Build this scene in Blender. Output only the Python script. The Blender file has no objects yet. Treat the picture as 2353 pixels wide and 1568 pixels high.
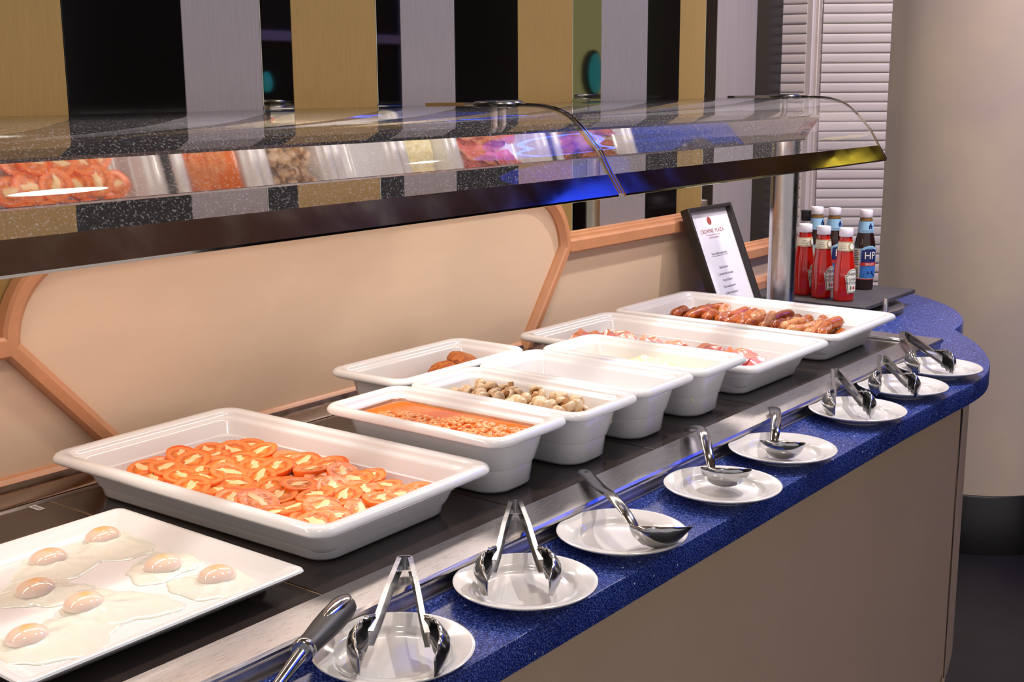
import bpy, bmesh, math, random
import numpy as np
from mathutils import Vector, Matrix, noise as mnoise
random.seed(7); rng = random.Random(11)
sc = bpy.context.scene
COL = sc.collection

# ------------------------------------------------------------------ camera, world, lights, exposure
F_PX = 2880.0
YAW, PIT, ROL = math.radians(37.92), math.radians(11.61), math.radians(-0.36)
CAM = Vector((-1.068, -1.248, 0.553))
f_ = Vector((math.cos(YAW) * math.cos(PIT), math.sin(YAW) * math.cos(PIT), -math.sin(PIT)))
r_ = Vector((math.sin(YAW), -math.cos(YAW), 0)); u_ = r_.cross(f_)
r2 = r_ * math.cos(ROL) + u_ * math.sin(ROL); u2 = -r_ * math.sin(ROL) + u_ * math.cos(ROL)
cam = bpy.data.cameras.new('camera'); co = bpy.data.objects.new('camera', cam); COL.objects.link(co)
cam.sensor_width = 36.0; cam.lens = F_PX / 2353 * 36.0; cam.clip_start = 0.02
co.matrix_world = Matrix(((r2.x, u2.x, -f_.x, CAM.x), (r2.y, u2.y, -f_.y, CAM.y), (r2.z, u2.z, -f_.z, CAM.z), (0, 0, 0, 1)))
sc.camera = co

w = bpy.data.worlds.new('world'); sc.world = w; w.use_nodes = True
w.node_tree.nodes['Background'].inputs[0].default_value = (1.0, 0.94, 0.96, 1)
w.node_tree.nodes['Background'].inputs[1].default_value = 0.55

def light(kind, name, loc, target, power, color, size=0.1, size_y=None, angle=60, blend=0.6):
    l = bpy.data.lights.new(name, kind); o = bpy.data.objects.new(name, l); COL.objects.link(o)
    o.location = loc; l.energy = power; l.color = color
    o.rotation_euler = (Vector(target) - Vector(loc)).to_track_quat('-Z', 'Y').to_euler()
    if kind == 'AREA':
        l.shape = 'RECTANGLE' if size_y else 'DISK'; l.size = size
        if size_y: l.size_y = size_y
    else: l.shadow_soft_size = size
    if kind == 'SPOT': l.spot_size = math.radians(angle); l.spot_blend = blend
    return o
WARM = (1.0, 0.86, 0.72)
# ceiling spots of the room; the last one is added to brighten the column
light('SPOT', 'ceiling_spot', (2.08, -0.5, 2.1), (0.9, -0.3, 0), 150, (1, 0.94, 0.88), 0.035, angle=86)
light('SPOT', 'ceiling_spot', (0.75, -0.55, 2.15), (0.55, 0.0, 0.1), 58, (1, 0.92, 0.84), 0.12, angle=90)
light('SPOT', 'ceiling_spot', (-0.9, -0.6, 2.15), (-0.2, 0.0, 0.1), 24, (1, 0.92, 0.84), 0.15, angle=85)
light('SPOT', 'ceiling_spot', (1.7, -1.3, 2.3), (2.8, 0.2, 0.2), 170, (1.0, 0.88, 0.84), 0.08, angle=60)

sc.view_settings.view_transform = 'Standard'; sc.view_settings.look = 'None'
sc.view_settings.exposure = 0.2; sc.view_settings.gamma = 1.0
try: sc.view_settings.use_curve_mapping = False
except Exception: pass

# ------------------------------------------------------------------ materials
def lin(r, g, b):
    c = [(v / 255.0) for v in (r, g, b)]
    return tuple(((v / 12.92) if v <= 0.04045 else ((v + 0.055) / 1.055) ** 2.4) for v in c) + (1.0,)
MATS = {}
def mat(name, rgb, rough=0.5, metal=0.0, spec=0.5, coat=0.0, bump=0.0, bscale=40.0, bstretch=(1, 1, 1), var=0.0, vscale=8.0, rgb2=None, sss=0.0, sssr=(0.01, 0.004, 0.002), rvar=0.0, emit=0.0, alpha=1.0):
    m = bpy.data.materials.new(name); m.use_nodes = True; nt = m.node_tree; n = nt.nodes; b = n['Principled BSDF']
    c = lin(*rgb); b.inputs['Base Color'].default_value = c
    b.inputs['Roughness'].default_value = rough; b.inputs['Metallic'].default_value = metal
    b.inputs['Specular IOR Level'].default_value = spec; b.inputs['Coat Weight'].default_value = coat; b.inputs['Coat Roughness'].default_value = 0.06
    if alpha < 1: b.inputs['Alpha'].default_value = alpha
    if sss: b.inputs['Subsurface Weight'].default_value = sss; b.inputs['Subsurface Radius'].default_value = sssr; b.inputs['Subsurface Scale'].default_value = 1.0
    if emit: b.inputs['Emission Color'].default_value = c; b.inputs['Emission Strength'].default_value = emit
    need = bump or var or rgb2 or rvar
    if need:
        tc = n.new('ShaderNodeTexCoord'); mp = n.new('ShaderNodeMapping'); mp.inputs['Scale'].default_value = bstretch
        nt.links.new(tc.outputs['Object'], mp.inputs[0])
    if bump or rvar:
        nz = n.new('ShaderNodeTexNoise'); nz.inputs['Scale'].default_value = bscale; nz.inputs['Detail'].default_value = 5
        nt.links.new(mp.outputs[0], nz.inputs[0])
        if bump:
            bp = n.new('ShaderNodeBump'); bp.inputs['Strength'].default_value = bump; bp.inputs['Distance'].default_value = 0.002
            nt.links.new(nz.outputs[0], bp.inputs['Height']); nt.links.new(bp.outputs[0], b.inputs['Normal'])
        if rvar:
            mr = n.new('ShaderNodeMapRange'); mr.inputs[1].default_value = 0.3; mr.inputs[2].default_value = 0.7
            mr.inputs[3].default_value = max(0.02, rough - rvar); mr.inputs[4].default_value = rough + rvar
            nt.links.new(nz.outputs[0], mr.inputs[0]); nt.links.new(mr.outputs[0], b.inputs['Roughness'])
    if var or rgb2:
        nz2 = n.new('ShaderNodeTexNoise'); nz2.inputs['Scale'].default_value = vscale; nz2.inputs['Detail'].default_value = 4
        nt.links.new(mp.outputs[0], nz2.inputs[0])
        rp = n.new('ShaderNodeValToRGB'); rp.color_ramp.elements[0].position = 0.35; rp.color_ramp.elements[1].position = 0.65
        c2 = lin(*rgb2) if rgb2 else tuple(min(1, v * (1 + var)) for v in c[:3]) + (1,)
        c1 = c if rgb2 else tuple(v * (1 - var) for v in c[:3]) + (1,)
        rp.color_ramp.elements[0].color = c1; rp.color_ramp.elements[1].color = c2
        nt.links.new(nz2.outputs[0], rp.inputs[0]); nt.links.new(rp.outputs[0], b.inputs['Base Color'])
    MATS[name] = m
    return m
M = MATS
mat('ceramic', (236, 236, 238), 0.13, spec=0.55, coat=0.3)
mat('plate_ceramic', (228, 224, 222), 0.12, spec=0.55, coat=0.3)
mat('cream', (206, 181, 157), 0.33, bump=0.08, bscale=60, bstretch=(1, 1, 2.5), var=0.03, vscale=5)
mat('copper_paint', (182, 128, 92), 0.4, bump=0.2, bscale=50, var=0.06, vscale=20)
mat('gold_panel', (156, 128, 76), 0.42, metal=0.35, bump=0.05, bscale=300, bstretch=(1, 1, 0.05), var=0.05, vscale=420)
mat('silver_panel', (144, 138, 142), 0.42, metal=0.35, bump=0.05, bscale=300, bstretch=(1, 1, 0.05), var=0.05, vscale=420)
mat('grey_panel', (142, 134, 134), 0.5, metal=0.2, bump=0.05, bscale=300, bstretch=(1, 1, 0.05), var=0.04, vscale=60)
mat('black_panel', (10, 8, 8), 0.12, spec=0.35)
mat('mirror_glass', (205, 200, 178), 0.03, metal=1.0)
mat('wall_paint', (188, 170, 158), 0.6)
mat('steel', (205, 200, 200), 0.32, metal=1.0, rvar=0.07, bscale=180, bstretch=(0.2, 6, 1), bump=0.01)
mat('steel_wall_tint', (150, 136, 126), 0.2, metal=1.0, rvar=0.06, bscale=40)  # darker steel copy, the wall's brown reflection put into its colour
mat('steel_mirror', (190, 186, 184), 0.045, metal=1.0, rvar=0.025, bscale=10)
mat('steel_edge', (190, 180, 168), 0.08, metal=1.0, rvar=0.04, bscale=14)
mat('steel_post', (186, 182, 180), 0.24, metal=1.0, rvar=0.06, bscale=30)
mat('chrome', (178, 178, 180), 0.16, metal=1.0, rvar=0.05, bscale=40)
mat('tongs_steel', (178, 178, 178), 0.22, metal=1.0, rvar=0.06, bscale=60)
mat('tile_black', (50, 41, 38), 0.16, spec=0.5, rvar=0.05, bscale=25, var=0.15, vscale=12)
mat('grout', (150, 122, 84), 0.6)
mat('taupe', (206, 178, 150), 0.45, bump=0.35, bscale=260, var=0.03, vscale=4)
mat('ceiling_paint', (176, 136, 104), 0.7)
mat('plinth', (16, 14, 14), 0.5)
mat('floor_dark', (30, 26, 26), 0.45, var=0.2, vscale=6)
mat('column_paint', (212, 194, 172), 0.55, bump=0.12, bscale=30, rgb2=(198, 182, 170), vscale=3.5)
mat('skirting_black', (12, 10, 11), 0.35)
mat('shutter_paint', (206, 196, 194), 0.5, var=0.03, vscale=10)
mat('black_plastic', (14, 14, 16), 0.3)
mat('rubber', (42, 40, 42), 0.5)
mat('frame_black', (34, 28, 27), 0.4)
mat('paper', (222, 220, 228), 0.35, spec=0.5)
mat('ink', (90, 86, 92), 0.7)
mat('ink_red', (150, 70, 60), 0.6)
mat('slate', (62, 58, 60), 0.6, bump=0.5, bscale=60, var=0.15, vscale=25)
mat('cap_white', (232, 228, 236), 0.35)
mat('ketchup', (178, 26, 16), 0.12, coat=0.5, spec=0.5)
mat('brown_sauce', (38, 18, 16), 0.1, coat=0.5)
mat('glass_neck', (120, 88, 50), 0.08)
mat('label_cream', (226, 216, 190), 0.5)
mat('label_white', (236, 232, 220), 0.5)
mat('label_gold', (158, 140, 96), 0.5)
mat('label_green', (90, 116, 78), 0.5)
mat('label_red', (190, 40, 40), 0.5)
mat('label_sky', (150, 196, 228), 0.45)
mat('label_navy', (28, 36, 96), 0.45)
mat('label_blue', (52, 112, 190), 0.45)
mat('ink_black', (22, 22, 24), 0.6)
mat('label_orange', (226, 140, 50), 0.5)
mat('clear_bottle', (168, 164, 156), 0.08, alpha=0.8)
mat('sticker_pink', (214, 178, 164), 0.5)
mat('tomato_skin', (252, 108, 20), 0.16, coat=0.4, sss=0.25, sssr=(0.012, 0.004, 0.001), rgb2=(250, 122, 34), vscale=60)
mat('tomato_core', (250, 214, 160), 0.3, sss=0.2, sssr=(0.006, 0.004, 0.002))
mat('tomato_stalk', (104, 104, 60), 0.5)
mat('egg_white', (234, 236, 224), 0.1, coat=0.7, sss=0.15, sssr=(0.006, 0.006, 0.005), bump=0.6, bscale=70)
mat('sausage_skin', (200, 112, 48), 0.2, coat=0.4, rgb2=(146, 62, 22), vscale=55, bump=0.25, bscale=160)
mat('sausage_pale', (212, 154, 100), 0.25, coat=0.3, rgb2=(176, 104, 54), vscale=70, bump=0.25, bscale=160)
mat('bacon_meat', (232, 146, 138), 0.2, coat=0.4, rgb2=(222, 112, 106), vscale=40, bump=0.3, bscale=120, sss=0.15, sssr=(0.006, 0.002, 0.001))
mat('bacon_fat', (238, 176, 150), 0.2, coat=0.4, rgb2=(216, 124, 70), vscale=45, bump=0.3, bscale=120)
mat('mushroom_cap', (228, 202, 168), 0.3, coat=0.2, rgb2=(196, 160, 118), vscale=70, bump=0.15, bscale=120)
mat('mushroom_stem', (222, 184, 134), 0.35, rgb2=(196, 146, 94), vscale=80)
mat('mushroom_gill', (140, 100, 66), 0.4)
mat('scrambled', (246, 234, 178), 0.3, coat=0.2, bump=0.4, bscale=220, sss=0.2, sssr=(0.006, 0.006, 0.003), rgb2=(250, 242, 206), vscale=60)
mat('bean_sauce', (226, 108, 20), 0.14, coat=0.3, rgb2=(232, 126, 38), vscale=18, bump=0.08, bscale=60)
mat('bean', (236, 164, 96), 0.22, coat=0.3, rgb2=(224, 124, 52), vscale=90)
mat('sauce_film', (228, 168, 120), 0.3, rgb2=(234, 200, 170), vscale=50)
mat('fritter', (210, 124, 44), 0.55, rgb2=(158, 70, 16), vscale=140, bump=1.0, bscale=420)
mat('pale_green_glow', (196, 196, 140), 0.5, emit=0.25)  # faint emission makes the far wall panel look lit
mat('dark_wood', (36, 26, 20), 0.4)
mat('teal_glow', (40, 120, 135), 0.3, emit=0.6)
mat('neon_blue', (40, 90, 255), 0.3, emit=26.0)
mat('neon_glow', (50, 80, 230), 0.3, emit=1.2)
mat('yellow_streak_glow', (226, 206, 70), 0.3, emit=1.3)
mat('lamp_tube', (255, 190, 140), 0.3, emit=3.0)

def granite():
    m = bpy.data.materials.new('blue_granite'); m.use_nodes = True; nt = m.node_tree; n = nt.nodes; b = n['Principled BSDF']; L = nt.links.new
    tc = n.new('ShaderNodeTexCoord')
    nz = n.new('ShaderNodeTexNoise'); nz.inputs['Scale'].default_value = 520; nz.inputs['Detail'].default_value = 2
    L(tc.outputs['Object'], nz.inputs[0])
    rp = n.new('ShaderNodeValToRGB'); e = rp.color_ramp.elements
    e[0].position = 0.36; e[0].color = lin(12, 18, 62); e[1].position = 0.78; e[1].color = lin(140, 158, 208); xx = e.new(0.54); xx.color = lin(36, 60, 148)
    L(nz.outputs[0], rp.inputs[0])
    v = n.new('ShaderNodeTexVoronoi'); v.inputs['Scale'].default_value = 70; L(tc.outputs['Object'], v.inputs[0])
    lt = n.new('ShaderNodeMath'); lt.operation = 'LESS_THAN'; lt.inputs[1].default_value = 0.1; L(v.outputs['Distance'], lt.inputs[0])
    sep = n.new('ShaderNodeSeparateColor'); L(v.outputs['Color'], sep.inputs[0])
    g = n.new('ShaderNodeMath'); g.operation = 'GREATER_THAN'; g.inputs[1].default_value = 0.72; L(sep.outputs[0], g.inputs[0])
    mu = n.new('ShaderNodeMath'); mu.operation = 'MULTIPLY'; L(lt.outputs[0], mu.inputs[0]); L(g.outputs[0], mu.inputs[1])
    mx = n.new('ShaderNodeMix'); mx.data_type = 'RGBA'; L(mu.outputs[0], mx.inputs[0]); L(rp.outputs[0], mx.inputs[6]); mx.inputs[7].default_value = lin(210, 220, 245)
    L(mx.outputs[2], b.inputs['Base Color']); b.inputs['Roughness'].default_value = 0.26; b.inputs['Specular IOR Level'].default_value = 0.5
    M['granite'] = m
granite()

def glass_mat(name, tint, ior=1.45):
    m = bpy.data.materials.new(name); m.use_nodes = True; nt = m.node_tree; n = nt.nodes; L = nt.links.new
    for x in list(n):
        if x.type != 'OUTPUT_MATERIAL': n.remove(x)
    out = [x for x in n if x.type == 'OUTPUT_MATERIAL'][0]
    fr = n.new('ShaderNodeFresnel'); fr.inputs[0].default_value = ior
    tr = n.new('ShaderNodeBsdfTransparent'); tr.inputs[0].default_value = tint
    gl = n.new('ShaderNodeBsdfGlossy'); gl.inputs['Roughness'].default_value = 0.02
    df = n.new('ShaderNodeBsdfDiffuse'); df.inputs[0].default_value = (0.75, 0.72, 0.75, 1)
    tc = n.new('ShaderNodeTexCoord'); nz = n.new('ShaderNodeTexNoise'); nz.inputs['Scale'].default_value = 380; nz.inputs['Detail'].default_value = 1
    L(tc.outputs['Object'], nz.inputs[0])
    mr = n.new('ShaderNodeMapRange'); mr.inputs[1].default_value = 0.55; mr.inputs[2].default_value = 0.8; mr.inputs[3].default_value = 0.035; mr.inputs[4].default_value = 0.35
    L(nz.outputs[0], mr.inputs[0])
    m1 = n.new('ShaderNodeMixShader'); L(mr.outputs[0], m1.inputs[0]); L(tr.outputs[0], m1.inputs[1]); L(df.outputs[0], m1.inputs[2])
    m2 = n.new('ShaderNodeMixShader'); L(fr.outputs[0], m2.inputs[0]); L(m1.outputs[0], m2.inputs[1]); L(gl.outputs[0], m2.inputs[2])
    L(m2.outputs[0], out.inputs[0]); M[name] = m
glass_mat('guard_glass', (0.97, 0.97, 0.97, 1))

def tomato_cut():
    m = bpy.data.materials.new('tomato_cut'); m.use_nodes = True; nt = m.node_tree; n = nt.nodes; b = n['Principled BSDF']; L = nt.links.new
    tc = n.new('ShaderNodeTexCoord'); ln = n.new('ShaderNodeVectorMath'); ln.operation = 'LENGTH'
    mp = n.new('ShaderNodeMapping'); mp.inputs['Scale'].default_value = (1, 1, 0); L(tc.outputs['Object'], mp.inputs[0]); L(mp.outputs[0], ln.inputs[0])
    nz = n.new('ShaderNodeTexNoise'); nz.inputs['Scale'].default_value = 140; nz.inputs['Detail'].default_value = 3; L(tc.outputs['Object'], nz.inputs[0])
    ad = n.new('ShaderNodeMath'); ad.operation = 'MULTIPLY_ADD'; ad.inputs[1].default_value = 0.006; L(nz.outputs[0], ad.inputs[0]); L(ln.outputs['Value'], ad.inputs[2])
    mr = n.new('ShaderNodeMapRange'); mr.inputs[1].default_value = 0.004; mr.inputs[2].default_value = 0.027; L(ad.outputs[0], mr.inputs[0])
    rp = n.new('ShaderNodeValToRGB'); e = rp.color_ramp.elements
    e[0].position = 0.0; e[0].color = lin(248, 190, 120)
    e[1].position = 1.0; e[1].color = lin(238, 96, 34)
    for p, c in ((0.25, (246, 150, 70)), (0.42, (224, 122, 36)), (0.55, (206, 96, 26)), (0.68, (246, 140, 78)), (0.88, (252, 142, 66))):
        x = e.new(p); x.color = lin(*c)
    L(mr.outputs[0], rp.inputs[0]); L(rp.outputs[0], b.inputs['Base Color'])
    b.inputs['Roughness'].default_value = 0.34; b.inputs['Coat Weight'].default_value = 0.12
    b.inputs['Subsurface Weight'].default_value = 0.15; b.inputs['Subsurface Radius'].default_value = (0.01, 0.004, 0.001); b.inputs['Subsurface Scale'].default_value = 1
    bp = n.new('ShaderNodeBump'); bp.inputs['Strength'].default_value = 0.5; bp.inputs['Distance'].default_value = 0.002
    L(nz.outputs[0], bp.inputs['Height']); L(bp.outputs[0], b.inputs['Normal'])
    M['tomato_cut'] = m
tomato_cut()

def yolk_mat():
    m = bpy.data.materials.new('yolk'); m.use_nodes = True; nt = m.node_tree; n = nt.nodes; b = n['Principled BSDF']; L = nt.links.new
    tc = n.new('ShaderNodeTexCoord'); sp = n.new('ShaderNodeSeparateXYZ'); L(tc.outputs['Object'], sp.inputs[0])
    nz = n.new('ShaderNodeTexNoise'); nz.inputs['Scale'].default_value = 60; L(tc.outputs['Object'], nz.inputs[0])
    ad = n.new('ShaderNodeMath'); ad.operation = 'MULTIPLY_ADD'; ad.inputs[1].default_value = 0.006; L(nz.outputs[0], ad.inputs[0]); L(sp.outputs[2], ad.inputs[2])
    mr = n.new('ShaderNodeMapRange'); mr.inputs[1].default_value = 0.006; mr.inputs[2].default_value = 0.0215; L(ad.outputs[0], mr.inputs[0])
    rp = n.new('ShaderNodeValToRGB'); e = rp.color_ramp.elements
    e[0].position = 0.0; e[0].color = lin(240, 226, 214); e[1].position = 1.0; e[1].color = lin(248, 186, 96)
    x = e.new(0.35); x.color = lin(240, 216, 202); x = e.new(0.80); x.color = lin(240, 208, 184)
    L(mr.outputs[0], rp.inputs[0]); L(rp.outputs[0], b.inputs['Base Color'])
    b.inputs['Roughness'].default_value = 0.08; b.inputs['Coat Weight'].default_value = 0.6
    M['yolk'] = m
yolk_mat()

# ------------------------------------------------------------------ mesh helpers
def mk(name, V, Fc, m, parent=None, smooth=True, loc=(0, 0, 0), rot=(0, 0, 0), angle=38, mats=None, fm=None):
    me = bpy.data.meshes.new(name); me.from_pydata([tuple(v) for v in V], [], [tuple(f) for f in Fc])
    bm = bmesh.new(); bm.from_mesh(me); bmesh.ops.recalc_face_normals(bm, faces=bm.faces); bm.to_mesh(me); bm.free()
    for x in (mats or [m]): me.materials.append(M[x] if isinstance(x, str) else x)
    if fm: me.polygons.foreach_set('material_index', fm)
    if smooth:
        me.polygons.foreach_set('use_smooth', [True] * len(me.polygons)); me.set_sharp_from_angle(angle=math.radians(angle))
    o = bpy.data.objects.new(name, me); COL.objects.link(o); o.location = loc; o.rotation_euler = rot
    if parent: o.parent = parent
    return o
def empty(name, loc=(0, 0, 0), rot=(0, 0, 0)):
    o = bpy.data.objects.new(name, None); COL.objects.link(o); o.location = loc; o.rotation_euler = rot; o.empty_display_size = 0.02
    return o
def tag(o, label, cat, group=None):
    o['label'] = label; o['category'] = cat
    if group: o['group'] = group
    return o
def struct(o): o['kind'] = 'structure'; return o
def stuff(o): o['kind'] = 'stuff'; return o
def dup(root, loc, rot, scale=None):
    r = root.copy(); COL.objects.link(r); r.location = loc; r.rotation_euler = rot
    if scale: r.scale = scale
    for ch in list(root.children):
        c = ch.copy(); COL.objects.link(c); c.parent = r
        for g in list(ch.children):
            d = g.copy(); COL.objects.link(d); d.parent = c
    return r
def loft(rings, cap0=True, cap1=True, close=True):
    n = len(rings[0]); V = [p for r in rings for p in r]; Fc = []
    for i in range(len(rings) - 1):
        for j in range(n if close else n - 1):
            k = (j + 1) % n; Fc.append((i * n + j, i * n + k, (i + 1) * n + k, (i + 1) * n + j))
    if cap0: Fc.append(tuple(range(n - 1, -1, -1)))
    if cap1: Fc.append(tuple(range((len(rings) - 1) * n, len(rings) * n)))
    return V, Fc
def rrect(wx, wy, r, z, n=6, cx=0, cy=0):
    P = []
    for sx, sy, a0 in ((1, 1, 0), (-1, 1, 90), (-1, -1, 180), (1, -1, 270)):
        for i in range(n + 1):
            a = math.radians(a0 + 90 * i / n)
            P.append((cx + sx * (wx - r) + r * math.cos(a), cy + sy * (wy - r) + r * math.sin(a), z))
    return P
def lathe(prof, n=28, cap0=True, cap1=True, c=(0, 0), sq=0):
    rings = []
    for r, z in prof:
        ring = []
        for i in range(n):
            a = 2 * math.pi * i / n; q = r
            if sq: q = r * (1 + sq * (0.5 + 0.5 * math.cos(8 * a)) * 0.06)
            ring.append((c[0] + q * math.cos(a), c[1] + q * math.sin(a), z))
        rings.append(ring)
    return loft(rings, cap0, cap1)
def bevbox(x0, x1, y0, y1, z0, z1, b=0.002):
    r0 = [(x0, y0), (x1, y0), (x1, y1), (x0, y1)]
    def ring(ins, z): return [(x0 + ins, y0 + ins, z), (x1 - ins, y0 + ins, z), (x1 - ins, y1 - ins, z), (x0 + ins, y1 - ins, z)]
    def ring8(ins, z):
        a, c_ = ins, b
        return [(x0 + c_, y0 + a, z), (x1 - c_, y0 + a, z), (x1 - a, y0 + c_, z), (x1 - a, y1 - c_, z), (x1 - c_, y1 - a, z), (x0 + c_, y1 - a, z), (x0 + a, y1 - c_, z), (x0 + a, y0 + c_, z)]
    def ringt(z):
        return [(x0 + b, y0 + b, z), (x1 - b, y0 + b, z), (x1 - b, y0 + b, z), (x1 - b, y1 - b, z), (x1 - b, y1 - b, z), (x0 + b, y1 - b, z), (x0 + b, y1 - b, z), (x0 + b, y0 + b, z)]
    V, Fc = loft([ring8(b, z0), ring8(0, z0 + b), ring8(0, z1 - b), ring8(b, z1)])
    return V, Fc
def merge(*parts):
    V, Fc = [], []
    for v, f in parts:
        o = len(V); V += list(v); Fc += [tuple(i + o for i in q) for q in f]
    return V, Fc
def tube(path, rad, n=10, caps=True, flat=None, up=Vector((0, 0, 1))):
    P = [Vector(p) for p in path]; rings = []
    for i, p in enumerate(P):
        t = (P[min(i + 1, len(P) - 1)] - P[max(i - 1, 0)]).normalized()
        s = t.cross(up)
        if s.length < 1e-4: s = Vector((1, 0, 0))
        s.normalize(); q = s.cross(t)
        r = rad[i] if isinstance(rad, (list, tuple)) else rad
        fl = (flat[i] if isinstance(flat, (list, tuple)) else flat) if flat else 1.0
        rings.append([tuple(p + s * r * math.cos(2 * math.pi * k / n) + q * r * fl * math.sin(2 * math.pi * k / n)) for k in range(n)])
    return loft(rings, caps, caps)
def ellipsoid(rx, ry, rz, nu=12, nv=7, z0=0.0):
    prof = []
    for i in range(nv + 1):
        a = -math.pi / 2 + math.pi * i / nv; prof.append((max(1e-4, math.cos(a)), math.sin(a)))
    V, Fc = lathe(prof, nu)
    return [(x * rx, y * ry, z * rz + z0) for x, y, z in V], Fc
def extrude_poly(pts, y0, y1):          # polygon in XZ
    r0 = [(x, y0, z) for x, z in pts]; r1 = [(x, y1, z) for x, z in pts]
    return loft([r0, r1])
def extrude_x(prof, x0, x1):            # polygon in YZ
    return loft([[(x0, y, z) for y, z in prof], [(x1, y, z) for y, z in prof]])
def catmull(P, n=6):
    out = []
    for i in range(len(P) - 1):
        p0 = P[max(0, i - 1)]; p1 = P[i]; p2 = P[i + 1]; p3 = P[min(len(P) - 1, i + 2)]
        for k in range(n):
            t = k / n
            out.append(tuple(0.5 * (2 * b + (c - a) * t + (2 * a - 5 * b + 4 * c - d) * t * t + (-a + 3 * b - 3 * c + d) * t ** 3) for a, b, c, d in zip(p0, p1, p2, p3)))
    out.append(tuple(P[-1])); return out
_TX = {}
def text_geo(s, size, spacing=1.0, ax='CENTER'):
    cu = bpy.data.curves.new('lettering', 'FONT'); cu.body = s; cu.size = size; cu.align_x = ax; cu.align_y = 'CENTER'; cu.space_character = spacing; cu.resolution_u = 3
    o = bpy.data.objects.new('lettering', cu); COL.objects.link(o); dg = bpy.context.evaluated_depsgraph_get(); dg.update()
    me = bpy.data.meshes.new_from_object(o.evaluated_get(dg))
    V = [tuple(v.co) for v in me.vertices]; Fc = [tuple(p.vertices) for p in me.polygons]
    bpy.data.objects.remove(o); bpy.data.curves.remove(cu); bpy.data.meshes.remove(me)
    return V, Fc

# ------------------------------------------------------------------ setting: walls, floor, column
YW = 0.335
wall = struct(mk('wall_back', *bevbox(-2.2, 2.2, YW + 0.01, YW + 0.14, -0.92, 2.4), 'wall_paint', smooth=False))
xs = [(-0.62, -0.041, 'gold_panel'), (-0.041, 0.161, 'black_panel'), (0.161, 0.314, 'silver_panel'), (0.314, 0.381, 'mirror_glass'), (0.381, 0.58, 'gold_panel'),
      (0.58, 0.644, 'mirror_glass'), (0.644, 0.794, 'silver_panel'), (0.794, 0.99, 'black_panel'), (0.99, 1.181, 'gold_panel'), (1.181, 1.291, 'mirror_glass'),
      (1.291, 1.483, 'silver_panel'), (1.483, 1.629, 'black_panel'), (1.629, 1.753, 'gold_panel'), (1.753, 1.812, 'mirror_glass'), (1.812, 2.028, 'grey_panel'), (2.028, 2.18, 'black_panel')]
PN = {'gold_panel': ('gold_panel', 'brushed gold wall strip'), 'black_panel': ('black_panel', 'glossy black wall strip'), 'silver_panel': ('silver_panel', 'brushed silver wall strip'),
      'grey_panel': ('grey_panel', 'matt grey wall strip'), 'mirror_glass': ('mirror_panel', 'mirrored wall strip')}
for a, b, m in xs:
    V, Fc = bevbox(a + 0.0004, b - 0.0004, YW, YW + 0.012, 0.08, 2.35, 0.0008)
    mk(PN[m][0], V, Fc, m, wall, smooth=False)['label'] = PN[m][1]
# lower painted panels
def arcpts(cx, cz, R, a0, a1, n=14): return [(cx + R * math.cos(math.radians(a0 + (a1 - a0) * i / n)), cz + R * math.sin(math.radians(a0 + (a1 - a0) * i / n))) for i in range(n + 1)]
RC = 0.125; LCX, RCX = -0.044, 1.001
plaque_path = [(0.024, -0.012), (LCX - RC, 0.204)] + arcpts(LCX, 0.205, RC, 180, 90)[1:] + arcpts(RCX, 0.205, RC, 90, 0) + [(0.968, -0.012)]
lp = mk('lower_panel', *extrude_poly([(-2.0, -0.03), (0.1, -0.03), (0.1, 0.205), (-2.0, 0.205)], 0.329, 0.345), 'cream', wall, smooth=False)
lp = mk('lower_panel', *extrude_poly([(0.9, -0.03), (2.19, -0.03), (2.19, 0.1), (1.75, 0.1), (1.75, 0.205), (0.9, 0.205)], 0.329, 0.345), 'cream', wall, smooth=False)
mk('shaped_panel', *extrude_poly(plaque_path, 0.322, 0.345), 'cream', wall, smooth=False)['label'] = 'cream painted panel with rounded shoulders'
def sweep(path, prof, name, m):          # prof: list of (offset outward, y)
    P = [Vector((x, z)) for x, z in path]; rings = []
    for i, p in enumerate(P):
        d0 = (P[i] - P[max(i - 1, 0)]); d1 = (P[min(i + 1, len(P) - 1)] - P[i])
        d0 = d0.normalized() if d0.length > 0 else d1.normalized(); d1 = d1.normalized() if d1.length > 0 else d0
        n0 = Vector((-d0.y, d0.x)); n1 = Vector((-d1.y, d1.x)); nn = (n0 + n1).normalized(); k = 1 / max(0.5, nn.dot(n0))
        rings.append([(p.x + nn.x * o * k, y, p.y + nn.y * o * k) for o, y in prof])
    return mk(name, *loft(rings), m, None, angle=30)
mp = [(0.0145, 0.332), (0.0145, 0.312), (0.011, 0.306), (0.004, 0.305), (-0.003, 0.305), (-0.006, 0.309), (-0.0135, 0.316), (-0.0145, 0.332)]
struct(sweep(plaque_path, mp, 'trim_1', 'copper_paint'))
rail = [(0.332, -0.022), (0.31, -0.022), (0.306, -0.018), (0.306, 0.004), (0.31, 0.008), (0.318, 0.009), (0.319, 0.014), (0.326, 0.016), (0.327, 0.02), (0.336, 0.022)]
def railat(z, x0, x1, name): return struct(mk(name, *extrude_x([(y, z + d) for y, d in rail], x0, x1), 'copper_paint', angle=20))
railat(0.2135, 1.138, 1.752, 'trim_2'); railat(0.2135, -2.0, -0.175, 'trim_3'); railat(0.104, 1.752, 2.19, 'trim_4')
struct(mk('trim_5', *extrude_x([(0.332, 0.09), (0.31, 0.09), (0.31, 0.225), (0.332, 0.225)], 1.75, 1.762), 'copper_paint', smooth=False))
base = [(0.332, -0.022), (0.312, -0.022), (0.312, 0.012), (0.316, 0.018), (0.32, 0.022), (0.332, 0.024)]
struct(mk('baseboard_back', *extrude_x(base, -2.0, 2.19), 'copper_paint', angle=20))
ZF = -0.9
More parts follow.
